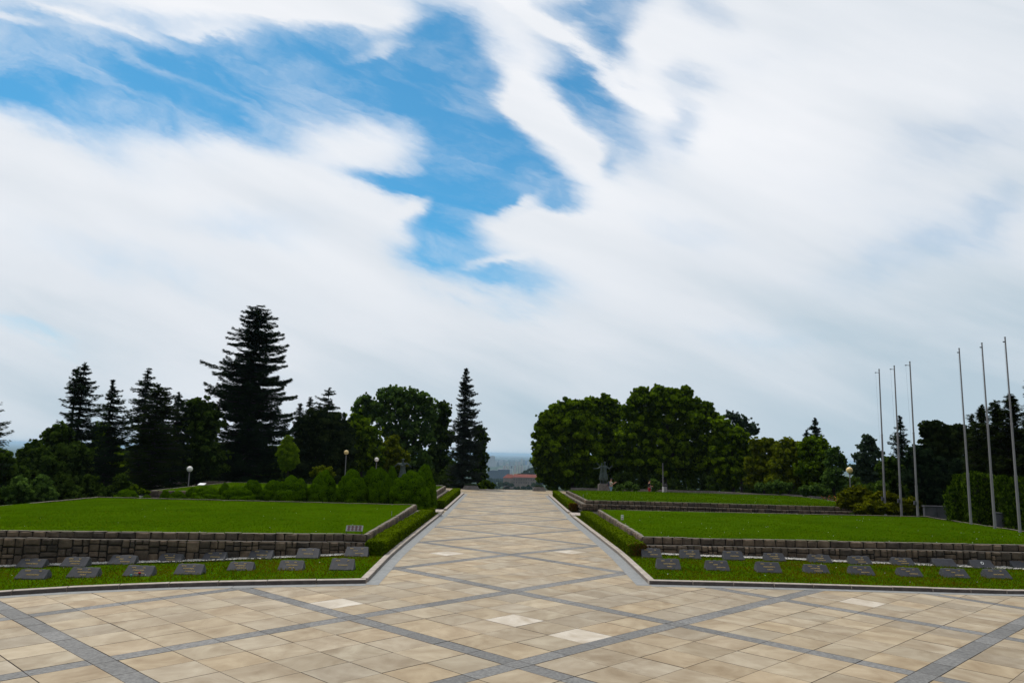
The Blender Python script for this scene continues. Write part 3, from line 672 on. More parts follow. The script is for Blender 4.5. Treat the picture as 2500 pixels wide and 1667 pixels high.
# ================================================================= objects
# ---- clipped hedges
def hedge(x0, x1, y0, y1, h, n, label, brown=None, leaf=.045):
    zb = lambda y: gz(4.6,y)+.08 if y < 50 else -.12
    org = ((x0+x1)/2, y0, zb(y0)); root = empty('clipped_hedge', org, 0, label, 'hedge', 'clipped hedges along the path')
    mb = MB(); k = 8
    core = .07
    for i in range(k):
        a, b = y0+core+(y1-y0-2*core)*i/k, y0+core+(y1-y0-2*core)*(i+1)/k
        za, zc = zb(a), zb(b)
        mb.poly([(x0+core,a,za+h-core),(x1-core,a,za+h-core),(x1-core,b,zc+h-core),(x0+core,b,zc+h-core)]); mb.poly([(x0+core,a,za-.05),(x0+core,b,zc-.05),(x0+core,b,zc+h-core),(x0+core,a,za+h-core)][::-1]); mb.poly([(x1-core,a,za-.05),(x1-core,b,zc-.05),(x1-core,b,zc+h-core),(x1-core,a,za+h-core)])
    a, za = y0+core, zb(y0); mb.poly([(x0+core,a,za-.05),(x1-core,a,za-.05),(x1-core,a,za+h-core),(x0+core,a,za+h-core)])
    a, za = y1-core, zb(y1); mb.poly([(x0+core,a,za-.05),(x1-core,a,za-.05),(x1-core,a,za+h-core),(x0+core,a,za+h-core)][::-1])
    mb.build('branches', M_bark, root, origin=org)
    w, l = x1-x0, y1-y0
    ar = np.array([w*l, h*l, h*l, w*h*2.5, w*h]); f = rng.choice(5, n, p=ar/ar.sum())
    u, v = rng.random(n), rng.random(n)
    X = np.where(f==0, x0+u*w, np.where(f==1, x0, np.where(f==2, x1, x0+u*w)))
    v2 = v**.9
    Y = np.where(f==3, y0, np.where(f==4, y1, y0+np.where(f==0, v, u)*l))
    Zr = np.where(f==0, h, v2*h)
    Nn = np.zeros((n,3)); Nn[f==0] = (0,0,1); Nn[f==1] = (-1,0,0); Nn[f==2] = (1,0,0); Nn[f==3] = (0,-1,0); Nn[f==4] = (0,1,0)
    # uneven trimmed surface
    wob = .035*np.sin(Y*3.1+X*2)+.03*np.sin(Y*7.3+1+Zr*9)+.02*np.sin(Y*13+X*11)
    depth = rng.normal(0,.018,n)+wob*.6-.01-rng.random(n)**4*.07
    C = np.stack([X,Y,Zr+np.array([zb(y) for y in Y])],1)+Nn*depth[:,None]
    # rounded arrises
    e = np.minimum(np.minimum(C[:,0]-x0, x1-C[:,0]).clip(0), .08)
    C[:,2] -= np.where(Zr>h-.08, (.08-e)*.5, 0)
    T = perp(Nn)+Nn*rng.normal(.25,.4,n)[:,None]; NN = Nn+unit(n)*.65
    mi = np.zeros(n,int)
    if brown is not None:
        d = np.linalg.norm(C-np.array(brown[0]),axis=1); mi = (rng.random(n) < 1.15*np.exp(-(d/brown[1])**2)).astype(int)
    s = leaf*rng.uniform(.7,1.3,n)
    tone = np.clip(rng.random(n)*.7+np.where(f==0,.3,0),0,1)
    C -= np.array(org)
    o = link('foliage', leafmesh('foliage', C, T, NN, s, s*.62, [L_hedge,L_hedgeb], mi, tone), root)
hedge(-5.0,-4.28,27.6,47.0,.46,34000,'near left clipped hedge beside the path, green throughout')
hedge(4.78,5.42,28.8,47.2,.46,34000,'near right clipped hedge beside the path, browned at its front corner',((5.3,28.8,.25),.42))
hedge(-5.0,-4.3,54.5,73.5,.50,16000,'far left clipped hedge between the path and the upper lawn',leaf=.06)
hedge(4.72,5.30,54.5,73.5,.50,16000,'far right clipped hedge between the path and the upper lawn, rusty at its near end',((5.1,54.5,.2),.6),leaf=.06)
# ---- memorial plaques: wedge of dark granite lying on the grass, gilt letters
def glyph_rows(rows):
    """rows: (x start, x end, height on face 0..1, letter height). Worn letters, each a few strokes"""
    mb = MB()
    for x0, x1, yc, lh in rows:
        x = x0
        while x < x1-.008:
            w = random.uniform(.014,.022)
            
            k = random.choice((0,1,2,3,4))
            st = .0045
            parts = {0:[(0,0,st,1),(1,0,st,1),(.5,.5,w,.18)],1:[(0,0,st,1),(.5,1,w*.8,.18),(.5,.0,w*.8,.18)],2:[(.5,0,st*1.3,1),(.5,1,w,.2)],3:[(0,0,st,1),(1,0,st,1)],4:[(0,0,st,1),(.5,.9,w*.8,.2),(.5,.45,w*.8,.2),(1,.4,st,.6)]}[k]
            for px, py, ww, hh in parts:
                mb.box((x+px*(w-.004), 0, yc+lh*(py-.5 if hh < .5 else (.5*hh-.5 if hh < 1 else 0))), (ww, .004, lh*hh))
            x += w+.007
    return mb
def plaque(px0, px1, pt, pb, rows, skew, label, row, extra=None, lit=0):
    c = gnd((px0+px1)/2, pb, 0); z0 = z_pl(c[0],c[1]); c = gnd((px0+px1)/2, pb, z0+.0); z0 = z_pl(c[0],c[1])
    w = (px1-px0)/F*math.hypot(c[1],0)*1.0
    hp = (pb-pt)/F*c[1]
    tilt = R_(48); hf = hp/ (math.sin(tilt)*1.0+math.cos(tilt)*.13)
    root = empty('memorial_plaque', (c[0],c[1],z0-.01), 0, label, 'plaque', 'granite memorial plaques in the grass')
    dy, dz = math.cos(tilt), math.sin(tilt); back = .16
    nx = 9; vs = []; sk = skew*w*.12
    g = random.Random(int(px0*7))
    for i in range(nx+1):
        f = i/nx; xb = -w/2+w*f
        jt = g.uniform(-.008,.008); ch = .03 if i in (0,nx) else 0
        top = hf*(1-ch)+jt; xt = xb*(.93)+sk
        bot = .0
        zt_, yt = top*dz, top*dy
        vs += [(xb,0,-.04),(xb,0,.03+g.uniform(0,.012)),(xt,yt,zt_+.03),(xt+g.uniform(-.01,.01),yt+.035,zt_+.045-.02*g.random()),(xt,yt+back,zt_*.55),(xb,yt+back,-.04)]
    mb = MB(); fs = []; ms = []
    for i in range(nx):
        for k, m_ in ((0,1),(1,0),(2,1),(3,1),(4,1)):
            a = i*6+k; mb.mesh([vs[a],vs[a+6],vs[a+7],vs[a+1]],[(0,1,2,3)],m_)
    for b in (0, nx*6): mb.mesh([vs[b+q] for q in range(6)], [tuple(range(6)) if b else tuple(reversed(range(6)))], 1)
    st = mb.build('stone', [M_plaque,M_plaque_edge], root)
    if rows:
        for r in rows:
          ins = glyph_rows([(r[0]*w/2, r[1]*w/2, r[2]*hf, .036)]).build('inscription_line', M_gold, st)
          for v in ins.data.vertices:
            x, y, s_ = v.co; sh = sk*s_/hf
            v.co = (x+sh, s_*dy-(.004-y)*dz, .033+s_*dz+(.004-y)*dy)
    if extra == 'ring':
        mb = MB(); r = .05; pts = [(r*.8*math.cos(a),r*1.2*math.sin(a)) for a in np.linspace(0,2*math.pi,17)]
        ca, sa = math.cos(R_(35)), math.sin(R_(35))
        P = [((x*ca+z*sa)+w*.02, 0, (-x*sa+z*ca)+hf*.6) for x, z in pts]+[(w*.02-.045,0,hf*.6+.055)]
        P = [(x+sk*s_/hf, s_*dy-.006*dz, .033+s_*dz+.006*dy) for x, _, s_ in P]
        mb.tube(P[:17], .011, 5); mb.tube([P[8],P[17]], .011, 5)
        mb.build('white_wreath', M_white, root)
    return root
R3 = [(-.62,-.3,.80),(.18,.34,.80),(-.45,.35,.55),(-.25,.45,.28)]
R3b = [(-.62,-.3,.80),(.35,.50,.80),(-.30,.05,.58),(-.1,.62,.30)]
R3c = [(-.55,-.25,.80),(.2,.38,.80),(-.40,.55,.52),(-.15,.30,.26)]
R2 = [(-.6,-.25,.82),(.35,.5,.82),(-.35,.5,.42)]
ordn = ['first','second','third','fourth','fifth','sixth','seventh','eighth']
backL = [(841,896,1337,1359,R3b),(722,775,1341,1363,R2),(605,661,1345,1365,R2),(492,546,1350,1369,R2),(383,438,1354,1373,R3),(262,324,1358,1378,R3b),(146,206,1362,1383,R3),(37,101,1366,1385,R2)]
frontL = [(804,861,1367,1392,R2),(678,737,1371,1393,R3c),(554,614,1374.5,1393.5,R3),(424,489,1380,1403,R3),(299,366,1384,1407,R3),(162,230,1388,1410,R3c),(35,105,1392,1413,R2)]
frontR = [(1605.6,1663,1366.6,1390.5,R3c),(1726.5,1782,1371,1393,R3b),(1851,1910,1374.5,1398,R3c),(1969,2026.5,1380.7,1400.5,R3),(2081,2137,1384,1404.6,R3b),(2200,2255,1389,1408.5,R3b),(2310,2369,1392,1412.5,R3b),(2413.6,2473,1396,1416,R2)]
backR = [(1568,1616,1340,1361,R3b),(1663,1712,1344,1363.5,R3c),(1770,1818,1347,1366.5,R2),(1870,1919,1351.5,1369,R3),(1979,2033,1355.4,1373,R3),(2079,2131,1359,1377.5,R3),(2184,2236,1363,1380.8,R3),(2286,2339,1366,1384.5,None),(2379,2432,1370,1388.5,None),(2478,2530,1373,1391,None)]
look = {('bl',0):'pale grey plaque with tarnished gilt writing',('bl',4):'round-cornered grey plaque',('fl',0):'blackest plaque',('fl',4):'dark plaque with a red flower at its foot',('br',8):'blank dark plaque with a white oval mark'}
ordn += ['ninth','tenth']
for key, lst, side, rw, sk in (('bl',backL,'left','back row',1),('fl',frontL,'left','front row',1),('fr',frontR,'right','front row',-1),('br',backR,'right','back row',-1)):
    for i, (a,b,t,bt,rows) in enumerate(lst):
        lk = look.get((key,i), 'dark engraved granite plaque')
        plaque(a,b,t,bt,rows, sk*.4*i/7, f'{lk}, {ordn[i]} from the path, {side} {rw}', key, 'ring' if (key,i)==('br',8) else None)
# red flower and candle holders before one plaque
def small_flower(px, py, label):
    c = gnd(px, py, 0); z = z_pl(c[0],c[1]); c = gnd(px,py,z)
    root = empty('cut_flower', (c[0],c[1]-.03,z), 0, label, 'flower')
    mb = MB(); mb.tube([(0,0,0),(.01,.0,.08)],.005,5); mb.build('stem', M_ashg, root)
    mb = MB(); mb.lathe((.01,0,.08), [(0,-.01),(.03,.005),(.04,.03),(.028,.045),(0,.04)], 8); mb.build('petals', M_red, root)
    mb = MB(); mb.lathe((-.22,-.03,-.01), [(0,0),(.03,0),(.035,.06),(.02,.07),(0,.07)], 8); o = mb.build('candle_cup', M_teal); o.location = (c[0],c[1]-.03,z); tag(o,'small blue-green candle cup in the grass before a plaque','candle cup')
M_red = mat('red_petals', (.35,.01,.012), .6, var=.2); M_teal = mat('teal_glass', (.08,.30,.26), .3, var=.1); M_ashg = mat('stalk_green', (.03,.08,.02), .7, var=.2)
M_orange = mat('orange_petals', (.55,.13,.03), .6, var=.2)
small_flower(340, 1406, 'red cut flower at the foot of a front plaque left of the path')
# ---- signs
def sign_board():
    a = at(848.5,1294.5,29.6); b = at(880.5,1295.5,29.6); z = zT1L(-6,29.5); w = .62; th = R_(50)
    c = gnd(864,1303,z); root = empty('prohibition_sign', (c[0],c[1]+.05,z), R_(3), 'tilted grey board with eight red prohibition pictograms on the left lawn corner', 'sign')
    mb = MB(); mb.box((0,0,0),(w,.012,.26),bev=.003)
    bd = mb.build('board', M_conc, root); bd.location = (0,.0,.20); bd.rotation_euler = (R_(-42),0,0)
    for sx in (-1,1):
        mb = MB(); mb.box((sx*w*.46,-.02,.045),(.02,.02,.14)); mb.build('leg', M_dmetal, root)
    for r in range(2):
        for k in range(4):
            x = -w*.33+k*w*.22; zc = .06-.115*r
            mb = MB(); pr = .044
            ring = [(x+pr*math.cos(q), -.010, zc+pr*math.sin(q)) for q in np.linspace(0,2*math.pi,17)]
            mb.tube(ring, .008, 5, m=0); mb.tube([(x-pr*.7,-.010,zc+pr*.7),(x+pr*.7,-.010,zc-pr*.7)], .006, 5, m=0)
            mb.box((x,-.008,zc),(.022,.004,.05) if (r+k)%2 else (.045,.004,.024), m=1)
            mb.build('pictogram', [M_pic,M_dmetal], bd)
M_pic = mat('dark_red_print', (.13,.012,.010), .6, var=.15)
sign_board()
def stake_sign(px, pyt, pyb, Y, w, label, mats, bands=True, rz=0):
    b = at(px, pyb, Y); t = at(px, pyt, Y); h = t[2]-b[2]
    root = empty('stake_sign', b, rz, label, 'sign')
    mb = MB(); mb.box((0,0,h*.1),(.02,.02,h*.3)); mb.build('stake', M_dmetal, root)
    mb = MB(); mb.box((0,-.012,h*.56),(w,.01,h*.85),bev=.002,m=0)
    if bands: mb.box((0,-.019,h*.72),(w*.75,.004,h*.1),m=1); mb.box((0,-.019,h*.35),(w*.75,.004,h*.14),m=2)
    mb.build('panel', mats, root)
stake_sign(1519,1256,1270,35.7,.12,'small white notice on a stake beside the wall on the right lawn',[M_white,M_conc,M_pic], rz=R_(8))
stake_sign(956,1247,1260,35.0,.025,'thin grey stake seen edge-on on the left lawn near the wall',[M_conc,M_conc,M_conc],False)
stake_sign(1424,1206,1217,53.6,.025,'thin grey stake seen edge-on on the upper right lawn',[M_conc,M_conc,M_conc],False)
# ---- globe lamps
def globe_lamp(px, py, Y, zb, r, mglob, label):
    c = at(px, py, Y); root = empty('globe_lamp', (c[0],c[1],zb), 0, label, 'lamp', 'globe lamps around the lawns'); h = c[2]-zb
    mb = MB(); mb.tube([(0,0,0),(0,0,h-r*1.05)],[.045,.035],10); mb.tube([(0,0,0),(0,0,.12)],.09,12); mb.build('post', M_metal, root, smooth=False)
    mb = MB(); mb.lathe((0,0,h-r*1.12), [(0,-.03),(.07,-.03),(.09,.03),(.075,.06),(0,.06)], 12); mb.build('socket', M_dmetal, root)
    mb = MB(); mb.lathe((0,0,h), [(r*math.sin(a),-r*math.cos(a)) for a in np.linspace(0.001,math.pi-.001,15)], 20); mb.build('globe', mglob, root, smooth=True)
globe_lamp(463.3,1144.6,59,-.4,.225,M_lampw,'white globe lamp at the far left before the dark trees')
globe_lamp(845.5,1104,72,-.3,.225,M_lampy,'yellowed globe lamp rising above the round shrubs')
globe_lamp(919.5,1121.5,78,-.5,.225,M_lampw,'smaller white globe lamp behind the round shrubs, right of the yellowed one')
globe_lamp(2074,1147.5,54.5,.0,.23,M_lampy,'yellowed globe lamp by the junipers on the right')
def bare_post():
    c = at(1618.6,1199,80); t = at(1618.6,1130,80); root = empty('lamp_post', (c[0],80,-.2), 0, 'thin pale grey post with a thicker white foot under the big trees', 'post')
    h = t[2]+.2
    mb = MB(); mb.tube([(0,0,.9),(0,0,h)],[.045,.035],8); mb.build('shaft', M_metal, root)
    mb = MB(); mb.tube([(0,0,0),(0,0,.92),(0,0,.95)],[.085,.085,.05],10); mb.build('foot', M_white, root)
bare_post()
def litter_bin():
    c = at(1624.5,1197,78.5); root = empty('litter_bin', (c[0],78.5,-.2), 0, 'grey cylindrical litter bin with a hoop beside the pale post', 'bin')
    mb = MB(); mb.lathe((0,0,.12), [(0,0),(.15,0),(.17,.03),(.17,.56),(.165,.58),(.15,.58),(.15,.1)], 14); mb.build('drum', M_conc, root, smooth=False)
    mb = MB(); mb.tube([(.23*math.cos(a),0,.72+.26*math.sin(a)) for a in np.linspace(0,math.pi,9)],.014,6); mb.tube([(-.23,0,.0),(-.23,0,.72)],.014,6); mb.tube([(.23,0,.0),(.23,0,.72)],.014,6); mb.build('hoop', M_dmetal, root)
    mb = MB(); mb.lathe((0,0,.80), [(.18,-.05),(.18,0),(.12,.07),(0,.1)], 14); mb.build('lid', M_dmetal, root); root.scale = (1,1,1.45)
litter_bin()
# ---- flagpoles
def flagpole(px, py, Y, zb, pxt, pyt, r, joint, arm, label):
    c = at(px, py, Y); t = at(pxt, pyt, Y); h = t[2]-zb; x = (c[0]+t[0])/2
    root = empty('flagpole', (c[0],Y,zb), 0, label, 'flagpole', 'flagpoles along the right edge of the lawn')
    top = (t[0]-c[0])*.3
    mb = MB()
    j1 = joint[0]*h if joint else h*.3; j2 = h*.56
    mb.tube([(0,0,0),(0,0,j1)],[r,r],12); mb.tube([(0,0,j1-.03),(0,0,j1+.03)],[r*1.12,r*1.12],12)
    mb.tube([(0,0,j1),(top*.5,0,j2)],[r*.82,r*.76],12); mb.tube([(top*.5,0,j2-.02),(top*.5,0,j2+.04)],[r*.9,r*.8],12); mb.tube([(top*.5,0,j2),(top,0,h)],[r*.64,r*.5],12)
    mb.tube([(top,0,h),(top,0,h+.03)],[r*.7,r*.7],12)
    mb.build('pole', M_metal, root, smooth=False)
    mb = MB(); mb.tube([(top,0,h-.22),(top-arm,0,h-.20)],.016,6); mb.box((top-arm,0,h-.21),(.10,.03,.05)); mb.build('truck_arm', M_dmetal, root)
    mb = MB(); mb.tube([(top-arm,0,h-.2),(-r-.03,-.02,1.2)],.003,4); mb.build('halyard', M_dmetal, root)
    mb = MB(); mb.tube([(0,0,0),(0,0,.10)],[r*1.7,r*1.5],12); mb.build('base_flange', M_dmetal, root)
    if joint and joint[1]:
        mb = MB(); mb.box((-r-.07,-.01,1.35),(.12,.12,.22),bev=.01); mb.build('halyard_box', M_shadow_wall, root)
    else:
        mb = MB(); mb.box((.05,0,.3),(.04,.02,.6)); mb.build('strut', M_dmetal, root)
flagpole(2370.6,1276,39,.55,2341.5,851,.062,None,.07,'near flagpole, leftmost of the taller front three')
flagpole(2429,1284,37,.55,2398.5,838,.062,None,.07,'near flagpole, middle of the taller front three')
flagpole(2490,1293.5,35.1,.55,2454,824,.062,None,.07,'near flagpole, rightmost of the taller front three')
flagpole(2161,1236,48,.2,2151.5,902,.072,(.24,True),.24,'far flagpole, leftmost of the shorter three above the junipers')
flagpole(2201,1252,46,.2,2187,893.5,.070,(.24,True),.24,'far flagpole, middle of the shorter three')
flagpole(2241,1256,44,.2,2225.5,883.5,.070,(.24,True),.26,'far flagpole, rightmost of the shorter three, partly behind dark trees')
# ---- figures grown as one skinned surface
def skin_body(name, verts, edges, mats, parent, sub=1):
    me = bpy.data.meshes.new(name); me.from_pydata([v[:3] for v in verts], edges, [])
    for m_ in mats: me.materials.append(m_)
    o = link(name, me, parent)
    sk = o.modifiers.new('skin','SKIN'); sk.use_smooth_shade = True
    for i, v in enumerate(verts):
        d = me.skin_vertices[0].data[i]; r = v[3]; d.radius = r if isinstance(r, tuple) else (r, r); d.use_root = (i == 0)
    s = o.modifiers.new('sub','SUBSURF'); s.levels = sub; s.render_levels = sub
    return o
def hand(V, Eg, wrist, d, up, s=1.0):
    """palm and five bent fingers as skin chains from vertex index wrist; d direction, up = palm normal"""
    d = Vector(d).normalized(); u = Vector(up); u = (u-d*u.dot(d)).normalized(); sd_ = d.cross(u); w = Vector(V[wrist][:3])
    V.append((*(w+d*.05*s), .026*s)); pm = len(V)-1; Eg.append((wrist,pm))
    for k, (o, l) in enumerate(((-.030,.066),(-.011,.076),(.010,.072),(.029,.058))):
        b = w+d*.085*s+sd_*o*s; V.append((*b,.0095*s)); Eg.append((pm,len(V)-1))
        V.append((*(b+d*l*.55*s-u*.012*s),.0085*s)); Eg.append((len(V)-2,len(V)-1)); V.append((*(b+d*l*.85*s-u*.034*s),.007*s)); Eg.append((len(V)-2,len(V)-1))
    b = w+d*.03*s-sd_*.03*s; V.append((*(b+d*.03*s-sd_*.02*s),.010*s)); Eg.append((pm,len(V)-1)); V.append((*(b+d*.06*s-sd_*.022*s),.0085*s)); Eg.append((len(V)-2,len(V)-1))
M_skin = mat('skin', (.42,.22,.14), .6, var=.08); M_shirt = mat('pale_checked_shirt', (.55,.54,.44), .9, var=.25, scale=14); M_jeans = mat('light_blue_jeans', (.16,.29,.45), .9, var=.15)
M_vest = mat('black_top', (.014,.015,.018), .9, var=.2); M_redtr = mat('crimson_trousers', (.28,.010,.03), .9, var=.12); M_hair = mat('dark_cap_cloth', (.03,.03,.035), .9, var=.2); M_pack = mat('rucksack_cloth', (.025,.035,.055), .8, var=.3); M_pack2 = mat('rucksack_pocket', (.10,.035,.045), .8, var=.2)
def person(px, Y, hgt, face, label, top, legs, pose, pack=False, cap=True, strap=False):
    """face = +1 looks towards +X; standing, arms as in pose"""
    c = at(px, 1180, Y); zg = gz(c[0],Y)-.0
    root = empty('person', (c[0],Y,zg), 0 if face > 0 else math.pi, label, 'person'); s = hgt/1.78
    V = [(0,0,.94,(.13,.16)),(.01,0,1.10,(.115,.15)),(.0,0,1.28,(.12,.175)),(-.02,0,1.44,(.10,.16)),(0,0,1.52,.055),(.03,0,1.58,.06),(.045,0,1.67,(.095,.078)),(.04,0,1.745,(.085,.07))]
    Eg = [(0,1),(1,2),(2,3),(3,4),(4,5),(5,6),(6,7)]
    V += [(.125,0,1.665,.018)]; Eg.append((6,8))                              # nose
    for sy in (-1,1):
        b = len(V); V += [(0,.10*sy,.90,.10),(.015+.03*sy,.105*sy,.50,.062),(.0+.06*sy,.11*sy,.09,.042),(.10+.06*sy,.12*sy,.035,.038),(.17+.06*sy,.12*sy,.025,.028)]
        Eg += [(0,b),(b,b+1),(b+1,b+2),(b+2,b+3),(b+3,b+4)]
        V.append((.035,.085*sy,1.66,.014)); Eg.append((6,len(V)-1))           # ear
    for sy, (el, wr) in zip((-1,1), pose):
        b = len(V); V += [(-.02,.19*sy,1.42,.058),(el[0],el[1]*sy,el[2],.042),(wr[0],wr[1]*sy,wr[2],.027)]
        Eg += [(3,b),(b,b+1),(b+1,b+2)]
        dd = np.array([wr[0]-el[0],(wr[1]-el[1])*sy,wr[2]-el[2]]); hand(V, Eg, b+2, dd, (0,0,1), 1.0)
    body = skin_body('body', V, Eg, [M_skin], root, 1); body.scale = (s,s,s)
    def garment(nm, vs, es, m_):
        o = skin_body(nm, vs, es, [m_], root, 1); o.scale = (s,s,s)
    el0, el1 = pose[0][0], pose[1][0]
    mid = lambda e_, sy: (-.02+(e_[0]+.02)*.75,(.19+(e_[1]-.19)*.75)*sy,1.42+(e_[2]-1.42)*.75)
    garment('shirt', [(0,0,.93,(.145,.175)),(.01,0,1.10,(.135,.17)),(.0,0,1.28,(.14,.195)),(-.02,0,1.44,(.115,.175)),(-.02,-.19,1.43,.072),(*mid(el0,-1),.062),(-.02,.19,1.43,.072),(*mid(el1,1),.062)], [(0,1),(1,2),(2,3),(3,4),(4,5),(3,6),(6,7)], top)
    garment('trousers', [(0,0,.95,(.135,.165)),(0,-.10,.86,.112),(.015-.03,-.105,.50,.080),(-.06,-.11,.10,.066),(0,.10,.86,.112),(.045,.105,.50,.080),(.06,.11,.10,.066)], [(0,1),(1,2),(2,3),(0,4),(4,5),(5,6)], legs)
    mb = MB(); mb.lathe((.045*s,0,1.70*s), [(.098*s,-.02*s),(.102*s,.02*s),(.09*s,.075*s),(.05*s,.105*s),(0,.11*s)], 12)
    if cap: mb.mesh([(.10*s,-.07*s,1.70*s),(.21*s,-.04*s,1.685*s),(.21*s,.04*s,1.685*s),(.10*s,.07*s,1.70*s),(.10*s,-.07*s,1.715*s),(.21*s,-.04*s,1.697*s),(.21*s,.04*s,1.697*s),(.10*s,.07*s,1.715*s)],[(3,2,1,0),(4,5,6,7),(0,1,5,4),(1,2,6,5),(2,3,7,6)])
    mb.build('cap', M_hair, root, smooth=False)
    for sy in (-1,1):
        mb = MB(); mb.box((.035*s+.06*sy*s+.03,.12*sy*s,.035),(.27,.095,.07),bev=.02); mb.build('shoe', M_hair, root)
    if pack:
        mb = MB(); mb.box((-.24*s,0,1.24*s),(.2,.30,.46),bev=.05,taper=.03); mb.build('rucksack', M_pack, root)
        rk = root.children[-1]; mb = MB(); mb.box((-.30*s,0,1.10*s),(.14,.26,.2),bev=.03); mb.build('pocket', M_pack2, rk)
        for sy in (-1,1):
            mb = MB(); mb.tube([(-.16*s,.12*sy,1.46*s),(.0,.13*sy,1.53*s),(.12*s,.13*sy,1.40*s),(.13*s,.13*sy,1.2*s),(-.1,.14*sy,1.05*s)],.018,5); mb.build('strap', M_pack, rk)
    if strap:
        mb = MB(); mb.tube([(-.02,.14,1.5*s),(.14*s,0,1.3*s),(.14*s,-.12,1.05*s),(-.05,-.16,1.0*s),(-.14*s,-.02,1.25*s),(-.02,.14,1.5*s)],.014,5); mb.build('bag_strap', M_conc, root)
        mb = MB(); mb.box((.16*s,-.14,.98*s),(.10,.16,.15),bev=.02); mb.build('shoulder_bag', M_conc, root)
    return root
person(1491.5, 75.5, 1.80, 1, 'person in pale shirt and blue jeans with dark rucksack, raising both hands beside the statue', M_shirt, M_jeans, [((.20,.20,1.20),(.46,.08,1.38)),((.20,.20,1.20),(.46,.05,1.38))], pack=True)
person(1585.3, 75.5, 1.72, 1, 'person in black top and crimson trousers with shoulder bag, looking down', M_vest, M_redtr, [((.06,.23,1.14),(.27,.10,1.16)),((.08,.22,1.14),(.27,.08,1.12))], strap=True)
def camera_toy():
    c = at(1491.5,1180,75.5); mb = MB(); mb.box((0,0,0),(.04,.13,.08),bev=.008); mb.tube([(.02,0,0),(.06,0,0)],.028,8)
    o = mb.build('hand_camera', M_hair, None, origin=(0,0,0)); o.location = (c[0]+.585, 75.5, gz(c[0],75.5)+1.405); tag(o,'small black camera held up by the person in the pale shirt','camera')
camera_toy()
# ---- bronze figures
def statue_right():
    Y = 79.; c = at(1474.5,1200,Y); zg = -.2
    root = empty('bronze_statue', (c[0],Y,zg), 0, 'dark bronze statue of two coated figures, arms outspread, on a plinth right of the path', 'statue')
    pl = at(1474.5,1182,Y)[2]-zg
    mb = MB(); mb.box((0,0,pl/2),(1.20,.9,pl),bev=.012); mb.box((0,0,pl+.03),(1.0,.75,.08)); mb.build('plinth', M_cwall, root)
    b = pl+.06; k = 2.28/1.80
    def fig(nm, x0, y0, arms, lean, coat):
        V = [(x0,y0,b+.95*k,(.15,.13)),(x0,y0,b+1.15*k,(.14,.12)),(x0+lean*.3,y0,b+1.38*k,(.18,.12)),(x0+lean*.4,y0,b+1.50*k,.06),(x0+lean*.5,y0-.02,b+1.62*k,(.10,.11)),(x0+lean*.5,y0-.02,b+1.73*k,(.09,.10)),(x0+lean*.5,y0-.14,b+1.63*k,.02)]
        Eg = [(0,1),(1,2),(2,3),(3,4),(4,5),(4,6)]
        for sx in (-1,1):
            q = len(V); V += [(x0+.1*sx,y0,b+.85*k,.10),(x0+.11*sx,y0-.03*sx,b+.45*k,.075),(x0+.12*sx,y0,b+.10,.05),(x0+.13*sx,y0-.14,b+.04,.04),(x0+.13*sx,y0-.22,b+.035,.03)]; Eg += [(0,q),(q,q+1),(q+1,q+2),(q+2,q+3),(q+3,q+4)]
        for sh, el, wr in arms:
            q = len(V); V += [(x0+sh[0],y0,b+sh[1]*k,.075),(x0+el[0],y0+el[2],b+el[1]*k,.058),(x0+wr[0],y0+wr[2],b+wr[1]*k,.04)]; Eg += [(2,q),(q,q+1),(q+1,q+2)]
            hand(V, Eg, q+2, (wr[0]-el[0],wr[2]-el[2],(wr[1]-el[1])*k), (0,-1,.2), 1.25)
        f = skin_body(nm, V, Eg, [M_bronze], root, 1)
        mb = MB(); n = 28; prof = [(.14,1.40),(.17,1.32),(.155,1.15),(.16,1.0),(.22,.8),(.27,.55),(.31,.32),(.30,.31)]
        i0 = len(mb.v)
        for r, z in prof:
            for j in range(n):
                w = 2*math.pi*j/n; fold = 1+.09*math.sin(w*7+z*2)*(1.3-z if z < 1.1 else .1); mb.v.append((x0+lean*.3*max(0,z-1)*2+r*coat*k*fold*math.cos(w), y0+r*.75*k*fold*math.sin(w), b+z*k))
        for q in range(len(prof)-1):
            for j in range(n): a0 = q*n+j; b0 = q*n+(j+1)%n; mb.f.append((a0,b0,b0+n,a0+n)); mb.m.append(0)
        mb.build('coat', M_bronze, f, smooth=True)
        return f
    f1 = fig('standing_figure', .10,.0, [((.20,1.40),(.42,1.22,-.05),(.66,1.42,-.12)),((-.20,1.40),(-.42,1.36,.0),(-.72,1.58,-.05))], -.05, .85)
    mb = MB(); mb.lathe((.08,-.02,b+1.74*k), [(.13,-.02),(.14,.01),(.12,.07),(0,.09)], 12); mb.build('cap', M_bronze, f1)
    f2 = fig('companion_figure', -.24,.12, [((-.16,1.34),(-.42,1.24,-.05),(-.70,1.24,-.1)),((.16,1.36),(.3,1.2,.1),(.35,1.3,.1))], .05, .72)
statue_right()
